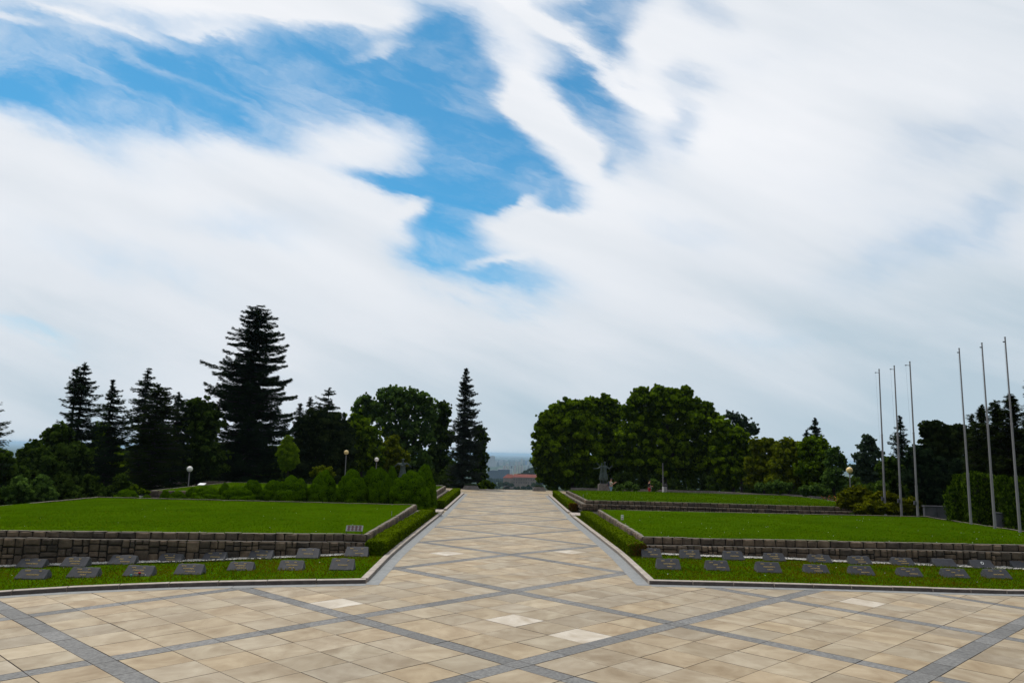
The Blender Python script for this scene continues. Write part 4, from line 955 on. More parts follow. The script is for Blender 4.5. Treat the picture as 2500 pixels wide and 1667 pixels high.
def statue_left():
    Y = 79.; c = at(982,1180,Y); zg = -.2; top = at(982,1119.5,Y)[2]-zg
    root = empty('bronze_statue', (c[0],Y,zg), 0, 'dark bronze statue with spread arms and scarf above the round shrubs', 'statue')
    k = 2.28/1.8; b = top-1.82*k
    mb = MB(); mb.box((0,0,b/2),(1.2,.9,b),bev=.012); mb.build('plinth', M_cwall, root)
    V = [(0,0,b+.95*k,(.15,.13)),(0,0,b+1.15*k,(.15,.12)),(0,0,b+1.38*k,(.20,.13)),(0,0,b+1.50*k,.07),(0,-.02,b+1.62*k,(.11,.11)),(0,-.02,b+1.74*k,(.10,.10)),(0,-.14,b+1.63*k,.02)]; Eg = [(0,1),(1,2),(2,3),(3,4),(4,5),(4,6)]
    for sx in (-1,1):
        q = len(V); V += [(.1*sx,0,b+.85*k,.10),(.11*sx,0,b+.45*k,.075),(.12*sx,0,b+.10,.05),(.13*sx,-.16,b+.04,.04)]; Eg += [(0,q),(q,q+1),(q+1,q+2),(q+2,q+3)]
        q = len(V); V += [(.22*sx,0,b+1.40*k,.08),(.52*sx,-.05,b+1.42*k,.062),(.76*sx,-.12,b+1.24*k,.045)]; Eg += [(2,q),(q,q+1),(q+1,q+2)]; hand(V,Eg,q+2,(.2*sx,-.05,-.25),(0,-1,0),1.25)
    f = skin_body('standing_figure', V, Eg, [M_bronze], root, 1)
    mb = MB(); mb.tube([(-.46,-.06,b+1.36*k),(-.3,-.15,b+1.33*k),(-.05,-.2,b+1.25*k),(.2,-.18,b+1.32*k),(.40,-.1,b+1.50*k)],[.05,.07,.08,.07,.06],8); mb.build('scarf', M_bronze, f)
    mb = MB(); mb.lathe((0,-.02,b+1.72*k), [(.14,-.01),(.16,.02),(.15,.10),(.10,.12),(0,.12)], 12); mb.build('cap', M_bronze, f)
    mb = MB(); mb.lathe((0,0,b), [(.22*k,1.2*k),(.2*k,1.0*k),(.3*k,.5*k),(.34*k,.3*k)], 20); mb.build('coat', M_bronze, f)
statue_left()
# ---- planters at the head of the steps
def planter(px0, px1, pyt, pyb, Y, label):
    a = at(px0,pyb,Y); b = at(px1,pyb,Y); c = ((a[0]+b[0])/2,Y,-.16); w = b[0]-a[0]; h = at((px0+px1)/2,pyt,Y)[2]+.16
    root = empty('stone_planter', c, 0, label, 'planter', 'stone planters at the end of the path')
    mb = MB(); mb.box((0,0,h*.36),(w,1.2,h*.72),taper=w*.13,bev=.02); mb.build('trough', M_cwall, root)
    n = 1400; u = rng.random((n,2)); X = (u[:,0]-.5)*w*.72; Yy = (u[:,1]-.5)*.8; Z = h*.72+ (h*.30)*(1-(2*u[:,0]-1)**4)*rng.random(n)
    link('bedding_plants', leafmesh('bedding_plants', np.stack([X,Yy,Z],1), unit(n), unit(n)+np.array([0,0,.6]), np.full(n,.055), np.full(n,.035), [L_silver]), root)
planter(1129,1170,1180.5,1193.5,83.2,'low stone planter with grey-green plants at the left end of the steps')
planter(1300,1332,1184,1195.5,83.2,'low stone planter with pale plants at the right end of the steps')
def flower_patch():
    c = at(2037,1216,66); n = 260
    C = np.stack([rng.normal(0,.55,n),rng.normal(0,.4,n),np.abs(rng.normal(.25,.16,n))],1)
    o = link('orange_flower_bed', leafmesh('orange_flower_bed', C, unit(n), unit(n)+np.array([0,-.5,.6]), np.full(n,.07), np.full(n,.06), [L_hedge,M_orange], (rng.random(n)<.35).astype(int)))
    o.location = (c[0],66,c[2]-.25); tag(o,'patch of orange flowers on the low wall beside the juniper','flowers')
flower_patch()
def info_panel():
    c = at(492.5,1187,60.5); root = empty('info_panel', (c[0],60.5,c[2]-.3), 0, 'tilted white information panel beside the far left globe lamp', 'panel')
    h = .3+ (1187-1181.5)/F*60.5
    mb = MB(); mb.box((0,0,0),(.55,.03,.42),bev=.004); o = mb.build('board', M_white, root); o.location = (0,0,h); o.rotation_euler = (R_(-72),0,R_(-8))
    for sx in (-1,1): mb = MB(); mb.tube([(sx*.2,0,-.1),(sx*.2,0,h)],.02,6); mb.build('leg', M_dmetal, root)
info_panel()
# ---- concrete wall pieces behind the right-hand flagpoles
def conc(pxa, pxb, pyt, pyb, Y, label):
    a = at(pxa,pyb,Y); b = at(pxb,pyb,Y); t = at(pxa,pyt,Y); w = b[0]-a[0]; z0 = a[2]-.5; h = t[2]-z0
    root = empty('concrete_wall', ((a[0]+b[0])/2,Y,z0), 0, label, 'wall')
    mb = MB(); k = 2
    for q in range(k): mb.box((-w/2+w*(q+.5)/k,0,h/2-.03),(w/k-.03,.2,h-.06),bev=.01)
    mb.build('panel_run', M_shadow_wall, root); mb = MB(); mb.box((0,0,h),(w+.04,.28,.07),bev=.01); mb.build('coping', M_shadow_wall, root)
conc(2256,2316,1235,1262,44.5,'pale concrete wall showing under the dark conifers on the right')
conc(2430,2462,1252,1285,38.6,'pale concrete wall between two ivy-covered clumps on the far right')
# ================================================================= planting
def ico(sub):
    bm = bmesh.new(); bmesh.ops.create_icosphere(bm, subdivisions=sub, radius=1); v = np.array([q.co[:] for q in bm.verts]); f = [tuple(x.index for x in q.verts) for q in bm.faces]; bm.free(); return v, f
IV, IF = ico(5)
def mound_mesh(seed, nl, amp, n, mats, leaf, peak=1.0):
    """unit dome (radius 1, height 1) made of many overlapping tufts"""
    r2 = np.random.default_rng(seed)
    P = r2.normal(size=(nl,3)); P /= np.linalg.norm(P,axis=1,keepdims=True); P[:,2] = np.where(P[:,2] < -.3, -P[:,2], P[:,2]); R = r2.uniform(.14,.34,nl)
    SQ = np.array([1,1,2.2]); amp_ = amp
    def tuft(D):
        d = np.sqrt((((D[:,None,:]-P[None])*SQ)**2).sum(2)); return (np.sqrt(np.clip(1-(d/(R*1.15))**2,0,1))*(R/.34)**.6).max(1)
    def disp(D):
        o_ = np.empty(len(D))
        for i in range(0,len(D),2000): o_[i:i+2000] = tuft(D[i:i+2000])
        return 1.0-amp_*.66+amp_*np.clip(o_,0,1.1)**1.5*.85
    def place(D, s=1.0):
        zz_ = D[:,2].clip(0,.999); full = (1-zz_)**.0/(1+zz_)**.10
        q = D*disp(D)[:,None]*s; q[:,:2] *= np.where(D[:,2:3] > 0, full[:,None], 1); z = q[:,2].copy()
        q[:,2] = np.where(z > 0, z*(1+(peak-1)*np.exp(-(q[:,0]**2+q[:,1]**2)*4)), z*.4)
        q[:,2] = (q[:,2]+.25)/1.25*2.0; return q
    core = place(IV, .95)
    D = r2.normal(size=(n,3)); D /= np.linalg.norm(D,axis=1,keepdims=True)
    e = 1e-2; t1 = np.cross(D, [0.3,.2,.9]); t1 /= np.linalg.norm(t1,axis=1,keepdims=True); t2 = np.cross(D,t1)
    p0 = place(D); pa = place(D+e*t1); pb = place(D+e*t2); Nn = np.cross(pa-p0, pb-p0); Nn /= (np.linalg.norm(Nn,axis=1,keepdims=True)+1e-9)
    Nn *= np.sign((Nn*D).sum(1,keepdims=True))
    T = np.cross(Nn, np.cross(np.array([0,0,1.0]), Nn)+1e-3)
    T = perp(Nn)+Nn*.35
    s = leaf*r2.uniform(.6,1.5,n)
    me = leafmesh('needles', p0+Nn*(s*.3)[:,None], T, Nn*1.2+unit(n)*.45, s, s*.6, mats, None, np.clip(r2.random(n)*.65+.35*(disp(D)-.78)*4,0,1))  # needles darker in hollows between tufts, gap shade put into the tone
    # dark woody core in the same mesh
    bm = bmesh.new(); bm.from_mesh(me); vs = [bm.verts.new(tuple(c)) for c in core]
    for f in IF: q = bm.faces.new([vs[i] for i in f]); q.material_index = 1; q.smooth = True
    me.materials.append(M_core); bm.to_mesh(me); bm.free(); return me
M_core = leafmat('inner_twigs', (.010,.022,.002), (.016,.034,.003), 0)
domes = [mound_mesh(s, nl, .34, 26000, [L_dwarf], .038, pk) for s, nl, pk in ((3,150,1.0),(5,180,1.03),(8,130,1.0),(12,190,1.05))]
MOUNDS = [ # x0, x1, top y (px), base y, Y distance, variant
 (276,340,1195,1226,45.6,2),(340,372,1207,1226,45.8,0),(388,416,1196,1227,46.4,1),(407,457,1198,1228,45.4,2),(449,487,1188.5,1228,46.6,0),(462,541,1188,1229,45.6,3),(529,562,1178.5,1229,47.8,2),
 (538,620,1184.5,1230,45.6,0),(588,641,1171,1230,47.4,1),(634,698,1172.6,1230,46.6,2),(668,756,1161,1231,45.8,0),(752,823,1152,1233,46.0,3),(820,894,1149,1234,45.8,1),(822,888,1146,1232,48.4,2),
 (882,930,1140,1232,49.2,0),(893,956,1147,1236,46.2,3),(936,972,1138,1234,49.6,2),(951,1046,1149,1242,46.0,0),(1003,1064,1139.5,1240,48.2,3)]
ml = ['low broad round dwarf conifer at the far left end of the row','tiny round dwarf conifer second from the left end','small pointed dwarf conifer behind the left end of the row','low round dwarf conifer in the left part of the row','small dwarf conifer showing behind the low left ones','broad low mound in the left part of the shrub row','small dwarf conifer behind the broad low mound','dense broad mound left of the middle of the shrub row','taller round shrub behind two low mounds, left of the middle','round shrub before the low parapet, left of the big mounds','first big round shrub from the left with a smooth domed top','big round shrub that carries the shaggy bush on its crown','big round shrub right under the yellowed lamp','rounded shrub just behind the yellowed lamp post','rear shrub dome under the smaller white lamp','narrow big shrub left of the largest front one','small rear dome just left of the left statue','largest round shrub at the right front of the row','tall egg-shaped shrub at the right end of the row by the hedge']
for i, (x0,x1,pt,pb,Y,v) in enumerate(MOUNDS):
    c = at((x0+x1)/2, pb, Y); w = (x1-x0)/F*Y/2*1.10; t = at((x0+x1)/2, pt, Y)[2]
    root = empty('round_shrub', (c[0],Y,0.0), random.uniform(0,6.28), ml[i], 'shrub', 'clipped round dwarf conifers between the lawns')
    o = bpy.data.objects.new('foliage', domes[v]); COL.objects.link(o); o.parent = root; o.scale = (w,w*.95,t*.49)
    mb = MB(); mb.tube([(0,0,-.02),(0,0,t*.4)],[.07,.04],6); mb.build('stem', M_bark, root)
# shaggy bush on top of one shrub, small spiky ones
def lobes_tree(name, label, cat, trunk, lobes, lm, Y, leaf=.16, dens=1.0, group=None, spread=.35, zg=-.5, trunk_r=.16, limbs=5, flat=1.0, sprig=0, lean=0, holes=.0):
    """broadleaf crown built from overlapping masses; lobes (px, py, radius px, dy metres)"""
    tx = at(trunk, 1180, Y)[0]; org = np.array([tx,Y,zg])
    root = empty(name, tuple(org), 0, label, cat, group)
    Cs, Ts, Ns, Ss, To = [], [], [], [], []
    cen = []
    for l in lobes:
        px, py, r = l[:3]; dy = l[3] if len(l) > 3 else random.uniform(-1,1)*r/F*Y*.35
        c = np.array(at(px, py, Y+dy)); R = r/F*(Y+dy); cen.append((c,R))
        ns = max(7,int(20*dens)); D = unit(ns); D[:,2] = np.where(D[:,2] < -.5, -D[:,2], D[:,2])
        for d in D:
            sc = c+d*R*random.uniform(.60,1.0); sr = R*random.uniform(.15,.36)
            if random.random() < holes: continue
            n = max(14,int(dens*46*(sr/leaf)**2*.30))
            q = unit(n); q[:,2] = np.abs(q[:,2])*rng.choice([1,1,1,-.6],n); rad = sr*rng.uniform(.55,1.08,n)**.6
            p = sc+q*rad[:,None]*np.array([1,1,.78*flat])
            Cs.append(p); nn_ = q+unit(n)*.55+np.array([0,0,.35]); Ns.append(nn_); Ts.append(perp(nn_)+q*.3)
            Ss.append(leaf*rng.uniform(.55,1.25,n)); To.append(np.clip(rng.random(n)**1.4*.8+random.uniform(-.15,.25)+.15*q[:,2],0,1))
        for _ in range(int(9*dens)):                                   # loose sprigs that break the outline
            d = unit(1)[0]; d[2] = abs(d[2])*.9+.1; sr = R*random.uniform(.07,.14); sc = c+d*R*random.uniform(.98,1.2); n = max(8,int(26*dens*(sr/leaf)**2))
            q = unit(n); Cs.append(sc+q*sr*rng.uniform(.4,1.1,(n,1))*np.array([1,1,1.25])); nn_ = q+unit(n)*.6+np.array([0,0,.3]); Ns.append(nn_); Ts.append(perp(nn_)); Ss.append(leaf*rng.uniform(.55,1.1,n)); To.append(np.clip(rng.random(n)+random.uniform(-.1,.2),0,1))
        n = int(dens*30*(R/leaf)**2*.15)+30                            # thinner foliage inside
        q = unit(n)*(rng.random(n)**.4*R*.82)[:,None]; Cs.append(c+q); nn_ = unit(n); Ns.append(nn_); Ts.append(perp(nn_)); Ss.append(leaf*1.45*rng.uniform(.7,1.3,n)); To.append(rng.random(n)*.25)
    C = np.concatenate(Cs)-org; T = np.concatenate(Ts); Nn = np.concatenate(Ns); S = np.concatenate(Ss); To = np.concatenate(To)
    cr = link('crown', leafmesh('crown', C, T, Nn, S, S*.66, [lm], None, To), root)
    mb = MB(); top = max(c[2] for c, R in cen)-org[2]; cx = np.mean([c[0] for c, R in cen])-org[0]
    fork = top*.28
    mb.tube([(0,0,-.3),(0,0,fork*.5),(cx*.1,0,fork),(cx*.6,0,top*.7)],[trunk_r*1.3,trunk_r,trunk_r*.85,trunk_r*.35],8)
    for c, R in sorted(cen, key=lambda q: -q[1])[:limbs]:
        e_ = c-org; m_ = np.array([e_[0]*.45,e_[1]*.45,fork+(e_[2]-fork)*.55]); mb.tube([(cx*.05,0,fork*.8),tuple(m_),tuple(e_)],[trunk_r*.55,trunk_r*.36,trunk_r*.12],6)
    mb.build('trunk', M_bark, root)
    return root
def conifer(label, px, pyt, pyb, Y, prof, lm, group='conifers behind the lawns', name='spruce_tree', gap=.42, nb=8, droop=.18, tip=.12, leaf=.17, dens=1., zg=None, tw=.17, up=0., fullness=.36, double=None, blunt=0):
    """prof: (py, half-width left px, half-width right px)"""
    b = at(px, pyb, Y); t = at(px, pyt, Y); zb = b[2] if zg is None else zg
    org = np.array([t[0],Y,zb]); Ht = t[2]-zb
    root = empty(name, tuple(org), 0, label, 'tree', group)
    zs = [at(px,p[0],Y)[2]-zb for p in prof]; k = np.argsort(zs); zs = np.array(zs)[k]; wl = np.array([max(.1,org[0]-at(px-p[1]*1.08,p[0],Y)[0]) for p in prof])[k]; wr = np.array([max(.1,at(px+p[2]*1.08,p[0],Y)[0]-org[0]) for p in prof])[k]
    Cs, Ts, Ns, Ss, To = [], [], [], [], []
    mb = MB(); mb.tube([(0,0,-.4),(0,0,Ht*.5),(0,0,Ht*.97)],[tw*1.3,tw*.75,.02],8)
    z = max(zs[0],.3)
    while z < Ht-.1:
        k_ = nb+int(nb*(.9 if z < Ht*.55 else .4)) if z < Ht*.85 else max(4,nb-1); ph = random.uniform(0,6.28)
        for j in range(k_):
            az = ph+2*math.pi*(j+random.uniform(-.3,.3))/k_; cx = math.cos(az)
            wz = np.interp(z, zs, wr if cx > 0 else wl)
            L_ = wz*(random.uniform(.70,1.10) if j < nb else random.uniform(.30,.62))*(.88+.12*abs(cx))
            if random.random() < .14: L_ *= random.uniform(.45,.8)
            if L_ < .08: L_ = .08
            zz = z+random.uniform(-.75,.75)*gap; sl = random.uniform(-.14,.12)
            d = np.array([math.cos(az),math.sin(az),0]); sdv = np.array([-d[1],d[0],0])
            n = int((22+46*L_*L_*fullness*2.2)*dens)
            tt = rng.random(n)**.75; W_ = fullness*L_*(1-tt)**.8*(.25+.75*np.minimum(1,tt*4))+.09
            lat = rng.uniform(-1,1,n)*W_
            hz = zz+(up+sl)*L_*tt-droop*L_*(tt-.0)+ (tip+droop*.6)*L_*tt**3 -.30*np.abs(lat)*rng.random(n)+rng.normal(0,.05,n)-rng.random(n)**2*.12*L_*.5
            p = d*(tt*L_)[:,None]+sdv*lat[:,None]; p[:,2] = hz
            Cs.append(p); Ts.append(d*1.0+sdv*(np.sign(lat)*rng.uniform(.2,1.0,n))[:,None]+np.array([0,0,-.15])+unit(n)*.25)
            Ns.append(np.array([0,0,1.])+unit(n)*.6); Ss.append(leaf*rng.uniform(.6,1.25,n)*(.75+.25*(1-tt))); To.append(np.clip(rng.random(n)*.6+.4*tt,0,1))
            if L_ > .7: mb.tube([(0,0,zz),tuple(d*L_*.5+np.array([0,0,zz+(up-droop)*L_*.5])),tuple(d*L_*.85+np.array([0,0,zz+(up-droop*.6)*L_*.85]))],[.045+.01*L_,.03,.012],4,cap=False)
        z += gap*random.uniform(.8,1.2)*(1 if z < Ht*.8 else .7)
    n = 60; tt = rng.random(n); Cs.append(np.stack([rng.normal(0,.05,n),rng.normal(0,.05,n),Ht-tt*.9],1)); Ts.append(np.tile([0,0,1.],(n,1))+unit(n)*.4); Ns.append(unit(n)); Ss.append(np.full(n,leaf*.7)); To.append(rng.random(n))
    C = np.concatenate(Cs); T = np.concatenate(Ts); Nn = np.concatenate(Ns); S = np.concatenate(Ss); To = np.concatenate(To)
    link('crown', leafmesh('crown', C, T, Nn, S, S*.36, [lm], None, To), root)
    mb.build('trunk', M_bark, root); return root
# ---- left group
conifer('tall broad dark fir with an open layered crown, the tallest tree',628,750,1182,78,[(751,26,26),(762,34,36),(778,40,44),(800,54,52),(830,66,62),(842,78,64),(862,60,78),(880,96,84),(896,128,100),(905,90,105),(915,84,95),(938,128,100),(950,100,92),(965,140,84),(985,110,80),(1000,120,86),(1040,120,100),(1100,120,105),(1150,115,100),(1172,100,95)],L_spruce,name='fir_tree',gap=.52,nb=9,droop=.12,tip=.10,leaf=.20,fullness=.25,tw=.34,dens=1.3)
conifer('dark spruce with a forked top, third from the left edge',208,884,1215,66,[(888,6,6),(905,20,12),(925,30,22),(940,45,32),(960,40,36),(975,55,42),(995,48,46),(1010,52,50),(1030,60,50),(1050,62,52),(1100,60,52),(1160,60,50),(1200,50,45)],L_spruce,gap=.5,nb=8,droop=.12,tip=.14,fullness=.3,dens=1.1)
conifer('small leaning second top of the forked dark spruce',190,896,1215,66.6,[(900,6,6),(915,18,14),(935,26,18),(950,30,14),(980,18,14)],L_spruce,gap=.45,nb=7)
conifer('narrow dark spruce between the forked spruce and the pine',276,933,1212,70,[(936,4,4),(955,14,16),(975,20,28),(1000,28,40),(1020,32,46),(1060,38,50),(1120,40,48),(1200,38,45)],L_spruce,gap=.45,droop=.15)
conifer('dark spruce with a bushy top behind the long-branched pine',362,904,1212,74,[(907,8,8),(925,20,18),(945,32,24),(965,48,30),(990,50,36),(1030,52,40),(1100,50,45),(1200,45,40)],L_spruce,gap=.5,fullness=.34)
conifer('blackish-green pine with long soft horizontal branches',388,938,1212,66,[(942,8,10),(955,20,24),(970,30,38),(1000,44,44),(1040,62,50),(1052,86,44),(1070,66,52),(1100,84,56),(1130,70,54),(1160,70,52),(1200,50,48)],L_pine,name='pine_tree',gap=.55,nb=9,droop=.02,tip=.06,fullness=.36,dens=1.15,group='pines behind the lawns')
conifer('slim dark spruce left of the tall fir',437,958,1200,72,[(960,4,4),(980,16,18),(1000,24,28),(1050,34,36),(1100,38,38),(1190,38,38)],L_spruce,gap=.45)
conifer('slim dark conifer between pine and rounded tree',405,962,1205,78,[(966,6,6),(990,20,24),(1040,34,38),(1100,40,40),(1195,40,40)],L_spruce,gap=.5)
lobes_tree('broadleaf_tree','rounded dark green tree top just left of the tall fir','tree',482,[(483,1000,34),(470,1030,36),(500,1035,40),(482,1080,48),(500,1130,50),(470,1150,42)],L_dark,74,leaf=.17,group='broadleaf trees behind the lawns')
conifer('dark spruce cut by the left edge of the picture',-30,955,1230,48,[(960,8,8),(975,14,24),(1010,25,38),(1040,28,48),(1060,30,52),(1080,35,48),(1092,34,64),(1105,30,44),(1140,34,42),(1200,34,38)],L_spruce,gap=.4,droop=.1,leaf=.13,zg=-1.2)
lobes_tree('broadleaf_tree','dark bushy tree at the left edge under the cut spruce','tree',5,[(0,1140,42),(15,1170,40),(-20,1180,50),(30,1210,38)],L_dark,50,leaf=.13,zg=-2.,group='broadleaf trees behind the lawns')
lobes_tree('broadleaf_tree','low dark bush-like tree beside the distant blue plain','tree',95,[(85,1095,20),(70,1115,24),(55,1140,28),(95,1120,28),(110,1150,36),(70,1175,40),(120,1190,40)],L_dark,60,leaf=.14,zg=-3,group='broadleaf trees behind the lawns')
lobes_tree('broadleaf_tree','dark green broadleaf mass left of the forked spruce','tree',135,[(125,1075,24),(145,1065,30),(120,1110,32),(160,1110,36),(140,1150,40),(170,1170,44),(185,1120,36)],L_dark,63,leaf=.15,zg=-2.5,group='broadleaf trees behind the lawns')
lobes_tree('broadleaf_tree','green broadleaf tree showing between the two spruces','tree',250,[(245,1060,26),(255,1090,32),(240,1130,40),(262,1160,44),(300,1150,40)],L_maple,80,leaf=.2,zg=-2.5,group='broadleaf trees behind the lawns')
for k, (px, lab) in enumerate(((40,'leftmost grey-green bush at the foot of the dark trees'),(95,'second grey-green bush from the left under the trees'),(150,'grey-green bush under the forked spruce'),(215,'dim bush under the narrow spruce'),(290,'dim low bush at the foot of the pine'))):
    lobes_tree('understorey_bush',lab,'bush',px,[(px-18,1205+k*.5,20),(px+12,1196,22),(px+28,1214,16),(px-5,1222,18),(px+6,1178-k,16)],L_ash if k < 2 else L_dark,[47,48,50,54,58][k],leaf=.10,zg=-1.4,trunk_r=.05,limbs=3,group='bushes at the foot of the left trees')
lobes_tree('young_tree','small bright yellow-green tree with a thin trunk before the dark trees','tree',703,[(704,1072,9,0),(702,1086,14,0),(696,1100,19,0),(708,1106,19,0),(699,1120,23,0),(712,1124,18,0),(704,1134,20,0),(695,1138,14,0)],L_young,66,leaf=.12,zg=-.4,trunk_r=.055,limbs=3,dens=1.1,spread=.2)
conifer('small spruce between the tall fir and the broad pine, left one',733,985,1190,86,[(988,3,3),(1000,12,10),(1020,18,14),(1045,26,18),(1080,32,24),(1150,36,30)],L_spruceb,gap=.45)
conifer('small spruce top just left of the broad pine',758,971,1190,90,[(974,4,4),(985,10,12),(1005,16,18),(1040,26,22),(1100,30,30)],L_spruceb,gap=.45)
conifer('dark pine with an irregular ragged top',803,948,1195,84,[(951,5,5),(962,14,18),(975,26,24),(985,36,20),(1000,45,28),(1015,45,34),(1025,40,42),(1060,50,52),(1120,55,55),(1180,50,50)],L_spruce,name='pine_tree',gap=.62,nb=7,droop=-.12,tip=.12,fullness=.36,group='pines behind the lawns')
lobes_tree('pine_tree','broad dark brown-green pine before the ragged one','tree',775,[(775,1030,34),(745,1045,32),(800,1035,38),(830,1050,34),(760,1085,42),(805,1085,46),(740,1120,40),(790,1130,46),(835,1105,40),(760,1160,44),(820,1160,46),(725,1160,36)],L_pine,80,leaf=.15,group='pines behind the lawns',flat=.7)
lobes_tree('broadleaf_tree','yellow-green tree right of the broad pine','tree',880,[(870,1040,34),(895,1065,38),(860,1080,34),(905,1095,34),(880,1120,38),(920,1120,28),(850,1125,30)],L_maple,84,leaf=.18,group='broadleaf trees behind the lawns',holes=.12)
lobes_tree('broadleaf_tree','large leafy ash-like tree left of the centre spruce with sky gaps','tree',985,[(880,1000,24),(895,980,20),(905,1010,26),(940,972,24),(960,966,24),(985,972,26),(1005,968,24),(1025,975,22),(1045,990,22),(930,1005,30),(970,1000,32),(1010,1005,32),(1050,1015,24),(945,1040,34),(990,1045,36),(1030,1045,32),(965,1085,32),(1010,1090,32),(1045,1075,24),(985,1130,34),(1030,1130,30),(945,1120,28)],L_ash,92,leaf=.22,trunk_r=.24,dens=.85,group='broadleaf trees behind the lawns',holes=.55,limbs=16)
lobes_tree('young_tree','olive-green small tree behind the left statue','tree',950,[(960,1080,16),(945,1095,18),(935,1110,20),(965,1105,20),(985,1120,18),(930,1130,18),(955,1130,22),(980,1135,16)],L_maple2,85,leaf=.15,trunk_r=.06,holes=.15)
lobes_tree('broadleaf_tree','dark leafy tree directly left of the centre spruce','tree',1078,[(1078,995,16),(1085,1005,20),(1075,1030,24),(1068,1060,24),(1085,1070,28),(1070,1110,30),(1050,1140,28),(1085,1140,32),(1040,1165,26)],L_dark,98,leaf=.2,group='broadleaf trees behind the lawns',holes=.2)
conifer('tall narrow grey-green spruce standing at the left end of the steps',1138,900,1188,86,[(903,3,3),(915,9,9),(930,16,16),(945,18,20),(958,22,26),(975,24,34),(1000,28,33),(1015,32,38),(1030,36,42),(1060,40,44),(1100,44,46),(1150,46,46),(1182,42,40)],L_spruceb,gap=.40,nb=9,droop=.30,tip=.12,leaf=.15,dens=1.5,fullness=.40,tw=.2,zg=-.6)
lobes_tree('broadleaf_tree','green broadleaf tree showing right behind the grey-green spruce','tree',1165,[(1170,1055,16),(1176,1075,18),(1168,1100,22),(1176,1125,18),(1165,1150,24),(1172,1165,18)],L_dark,92,leaf=.16,group='broadleaf trees behind the lawns',zg=-3)
lobes_tree('understorey_bush','leafy bush at the foot of the centre spruce by the steps','bush',1190,[(1185,1182,12),(1198,1188,10),(1176,1190,12)],L_maple,90,leaf=.12,zg=-2.5,trunk_r=.04,limbs=2)
# ---- right group
lobes_tree('maple_tree','big rounded maple right of the steps, nearest the path','tree',1400,[(1335,1030,26),(1320,1060,22),(1362,1010,28),(1390,1000,30),(1350,1050,38),(1318,1100,24),(1345,1095,40),(1395,1045,42),(1330,1140,34),(1375,1110,46),(1420,1030,34),(1425,1075,44),(1345,1165,32),(1385,1155,44),(1430,1130,48),(1310,1128,16),(1432,992,20)],L_maple,88,leaf=.19,trunk_r=.3,group='maples right of the path',zg=-.8,limbs=8)
lobes_tree('maple_tree','maple with twin rounded tops behind the statue','tree',1470,[(1438,990,18),(1448,982,14),(1475,985,22),(1490,990,20),(1505,1010,20),(1455,1012,28),(1485,1025,32),(1470,1060,42),(1505,1060,36),(1480,1110,44),(1510,1120,40),(1465,1150,40)],L_maple,94,leaf=.2,trunk_r=.3,group='maples right of the path',zg=-.8)
lobes_tree('maple_tree','tallest broad maple with an uneven crown right of the statue','tree',1620,[(1560,965,18),(1570,960,16),(1604,955,16),(1610,962,18),(1632,960,14),(1675,958,16),(1668,972,22),(1645,970,22),(1553,985,22),(1590,985,30),(1625,985,30),(1660,995,32),(1695,990,20),(1535,1005,22),(1725,1000,20),(1720,1015,26),(1560,1025,36),(1605,1030,42),(1655,1035,42),(1700,1040,38),(1740,1030,26),(1540,1070,40),(1590,1085,46),(1645,1090,48),(1700,1090,44),(1745,1075,34),(1560,1130,42),(1620,1140,40),(1680,1140,42),(1735,1125,38)],L_maple,90,leaf=.2,trunk_r=.42,group='maples right of the path',zg=-.8,limbs=12,holes=.06)
lobes_tree('broadleaf_tree','feathery light tree rising behind the right end of the maples','tree',1810,[(1780,1015,12),(1795,1020,16),(1815,1030,18),(1835,1045,16),(1845,1052,10),(1805,1045,20),(1825,1060,16),(1790,1060,22)],L_silver,96,leaf=.16,dens=.6,trunk_r=.14,holes=.35,group='broadleaf trees on the right')
lobes_tree('maple_tree','lower maple at the right end of the big trees','tree',1790,[(1765,1045,26),(1785,1070,32),(1760,1090,34),(1810,1090,30),(1800,1120,36),(1765,1140,38),(1820,1140,34),(1785,1165,34)],L_maple,86,leaf=.19,trunk_r=.2,group='maples right of the path',zg=-.8,holes=.12)
lobes_tree('broadleaf_tree','yellow-green low tree right of the maples, left one','tree',1865,[(1848,1090,20),(1865,1085,16),(1880,1092,20),(1895,1110,22),(1860,1120,28),(1840,1140,26),(1885,1145,28),(1865,1168,28),(1840,1175,22)],L_maple2,82,leaf=.17,trunk_r=.12,group='broadleaf trees on the right',zg=-.8,holes=.15)
lobes_tree('broadleaf_tree','yellow-green tree with clustered leaves beneath the pointed conifer','tree',1925,[(1920,1085,16),(1935,1092,18),(1905,1100,18),(1950,1110,22),(1925,1120,28),(1900,1140,28),(1955,1140,28),(1930,1165,30),(1895,1180,22),(1965,1175,26)],L_maple2,76,leaf=.16,trunk_r=.12,group='broadleaf trees on the right',zg=-.8,holes=.12)
lobes_tree('broadleaf_tree','round-topped green tree before the pointed conifer','tree',1980,[(1975,1085,18),(1995,1085,20),(2010,1098,18),(1965,1105,22),(1990,1115,30),(2015,1125,22),(1975,1150,32),(2005,1155,30),(1990,1185,28)],L_maple,73,leaf=.16,trunk_r=.12,group='broadleaf trees on the right',zg=-.8)
conifer('small pointed blackish conifer rising behind the yellow-green trees',1990,1023,1190,88,[(1026,3,3),(1040,10,8),(1055,18,14),(1070,22,22),(1085,26,28),(1100,26,32),(1130,28,30)],L_spruce,gap=.4,nb=9,droop=-.1,fullness=.5,dens=1.4)
conifer('thin dark side top left of the pointed conifer',1968,1050,1190,87,[(1053,3,3),(1065,7,7),(1090,10,8),(1120,12,10)],L_spruce,gap=.4,nb=7,fullness=.5)
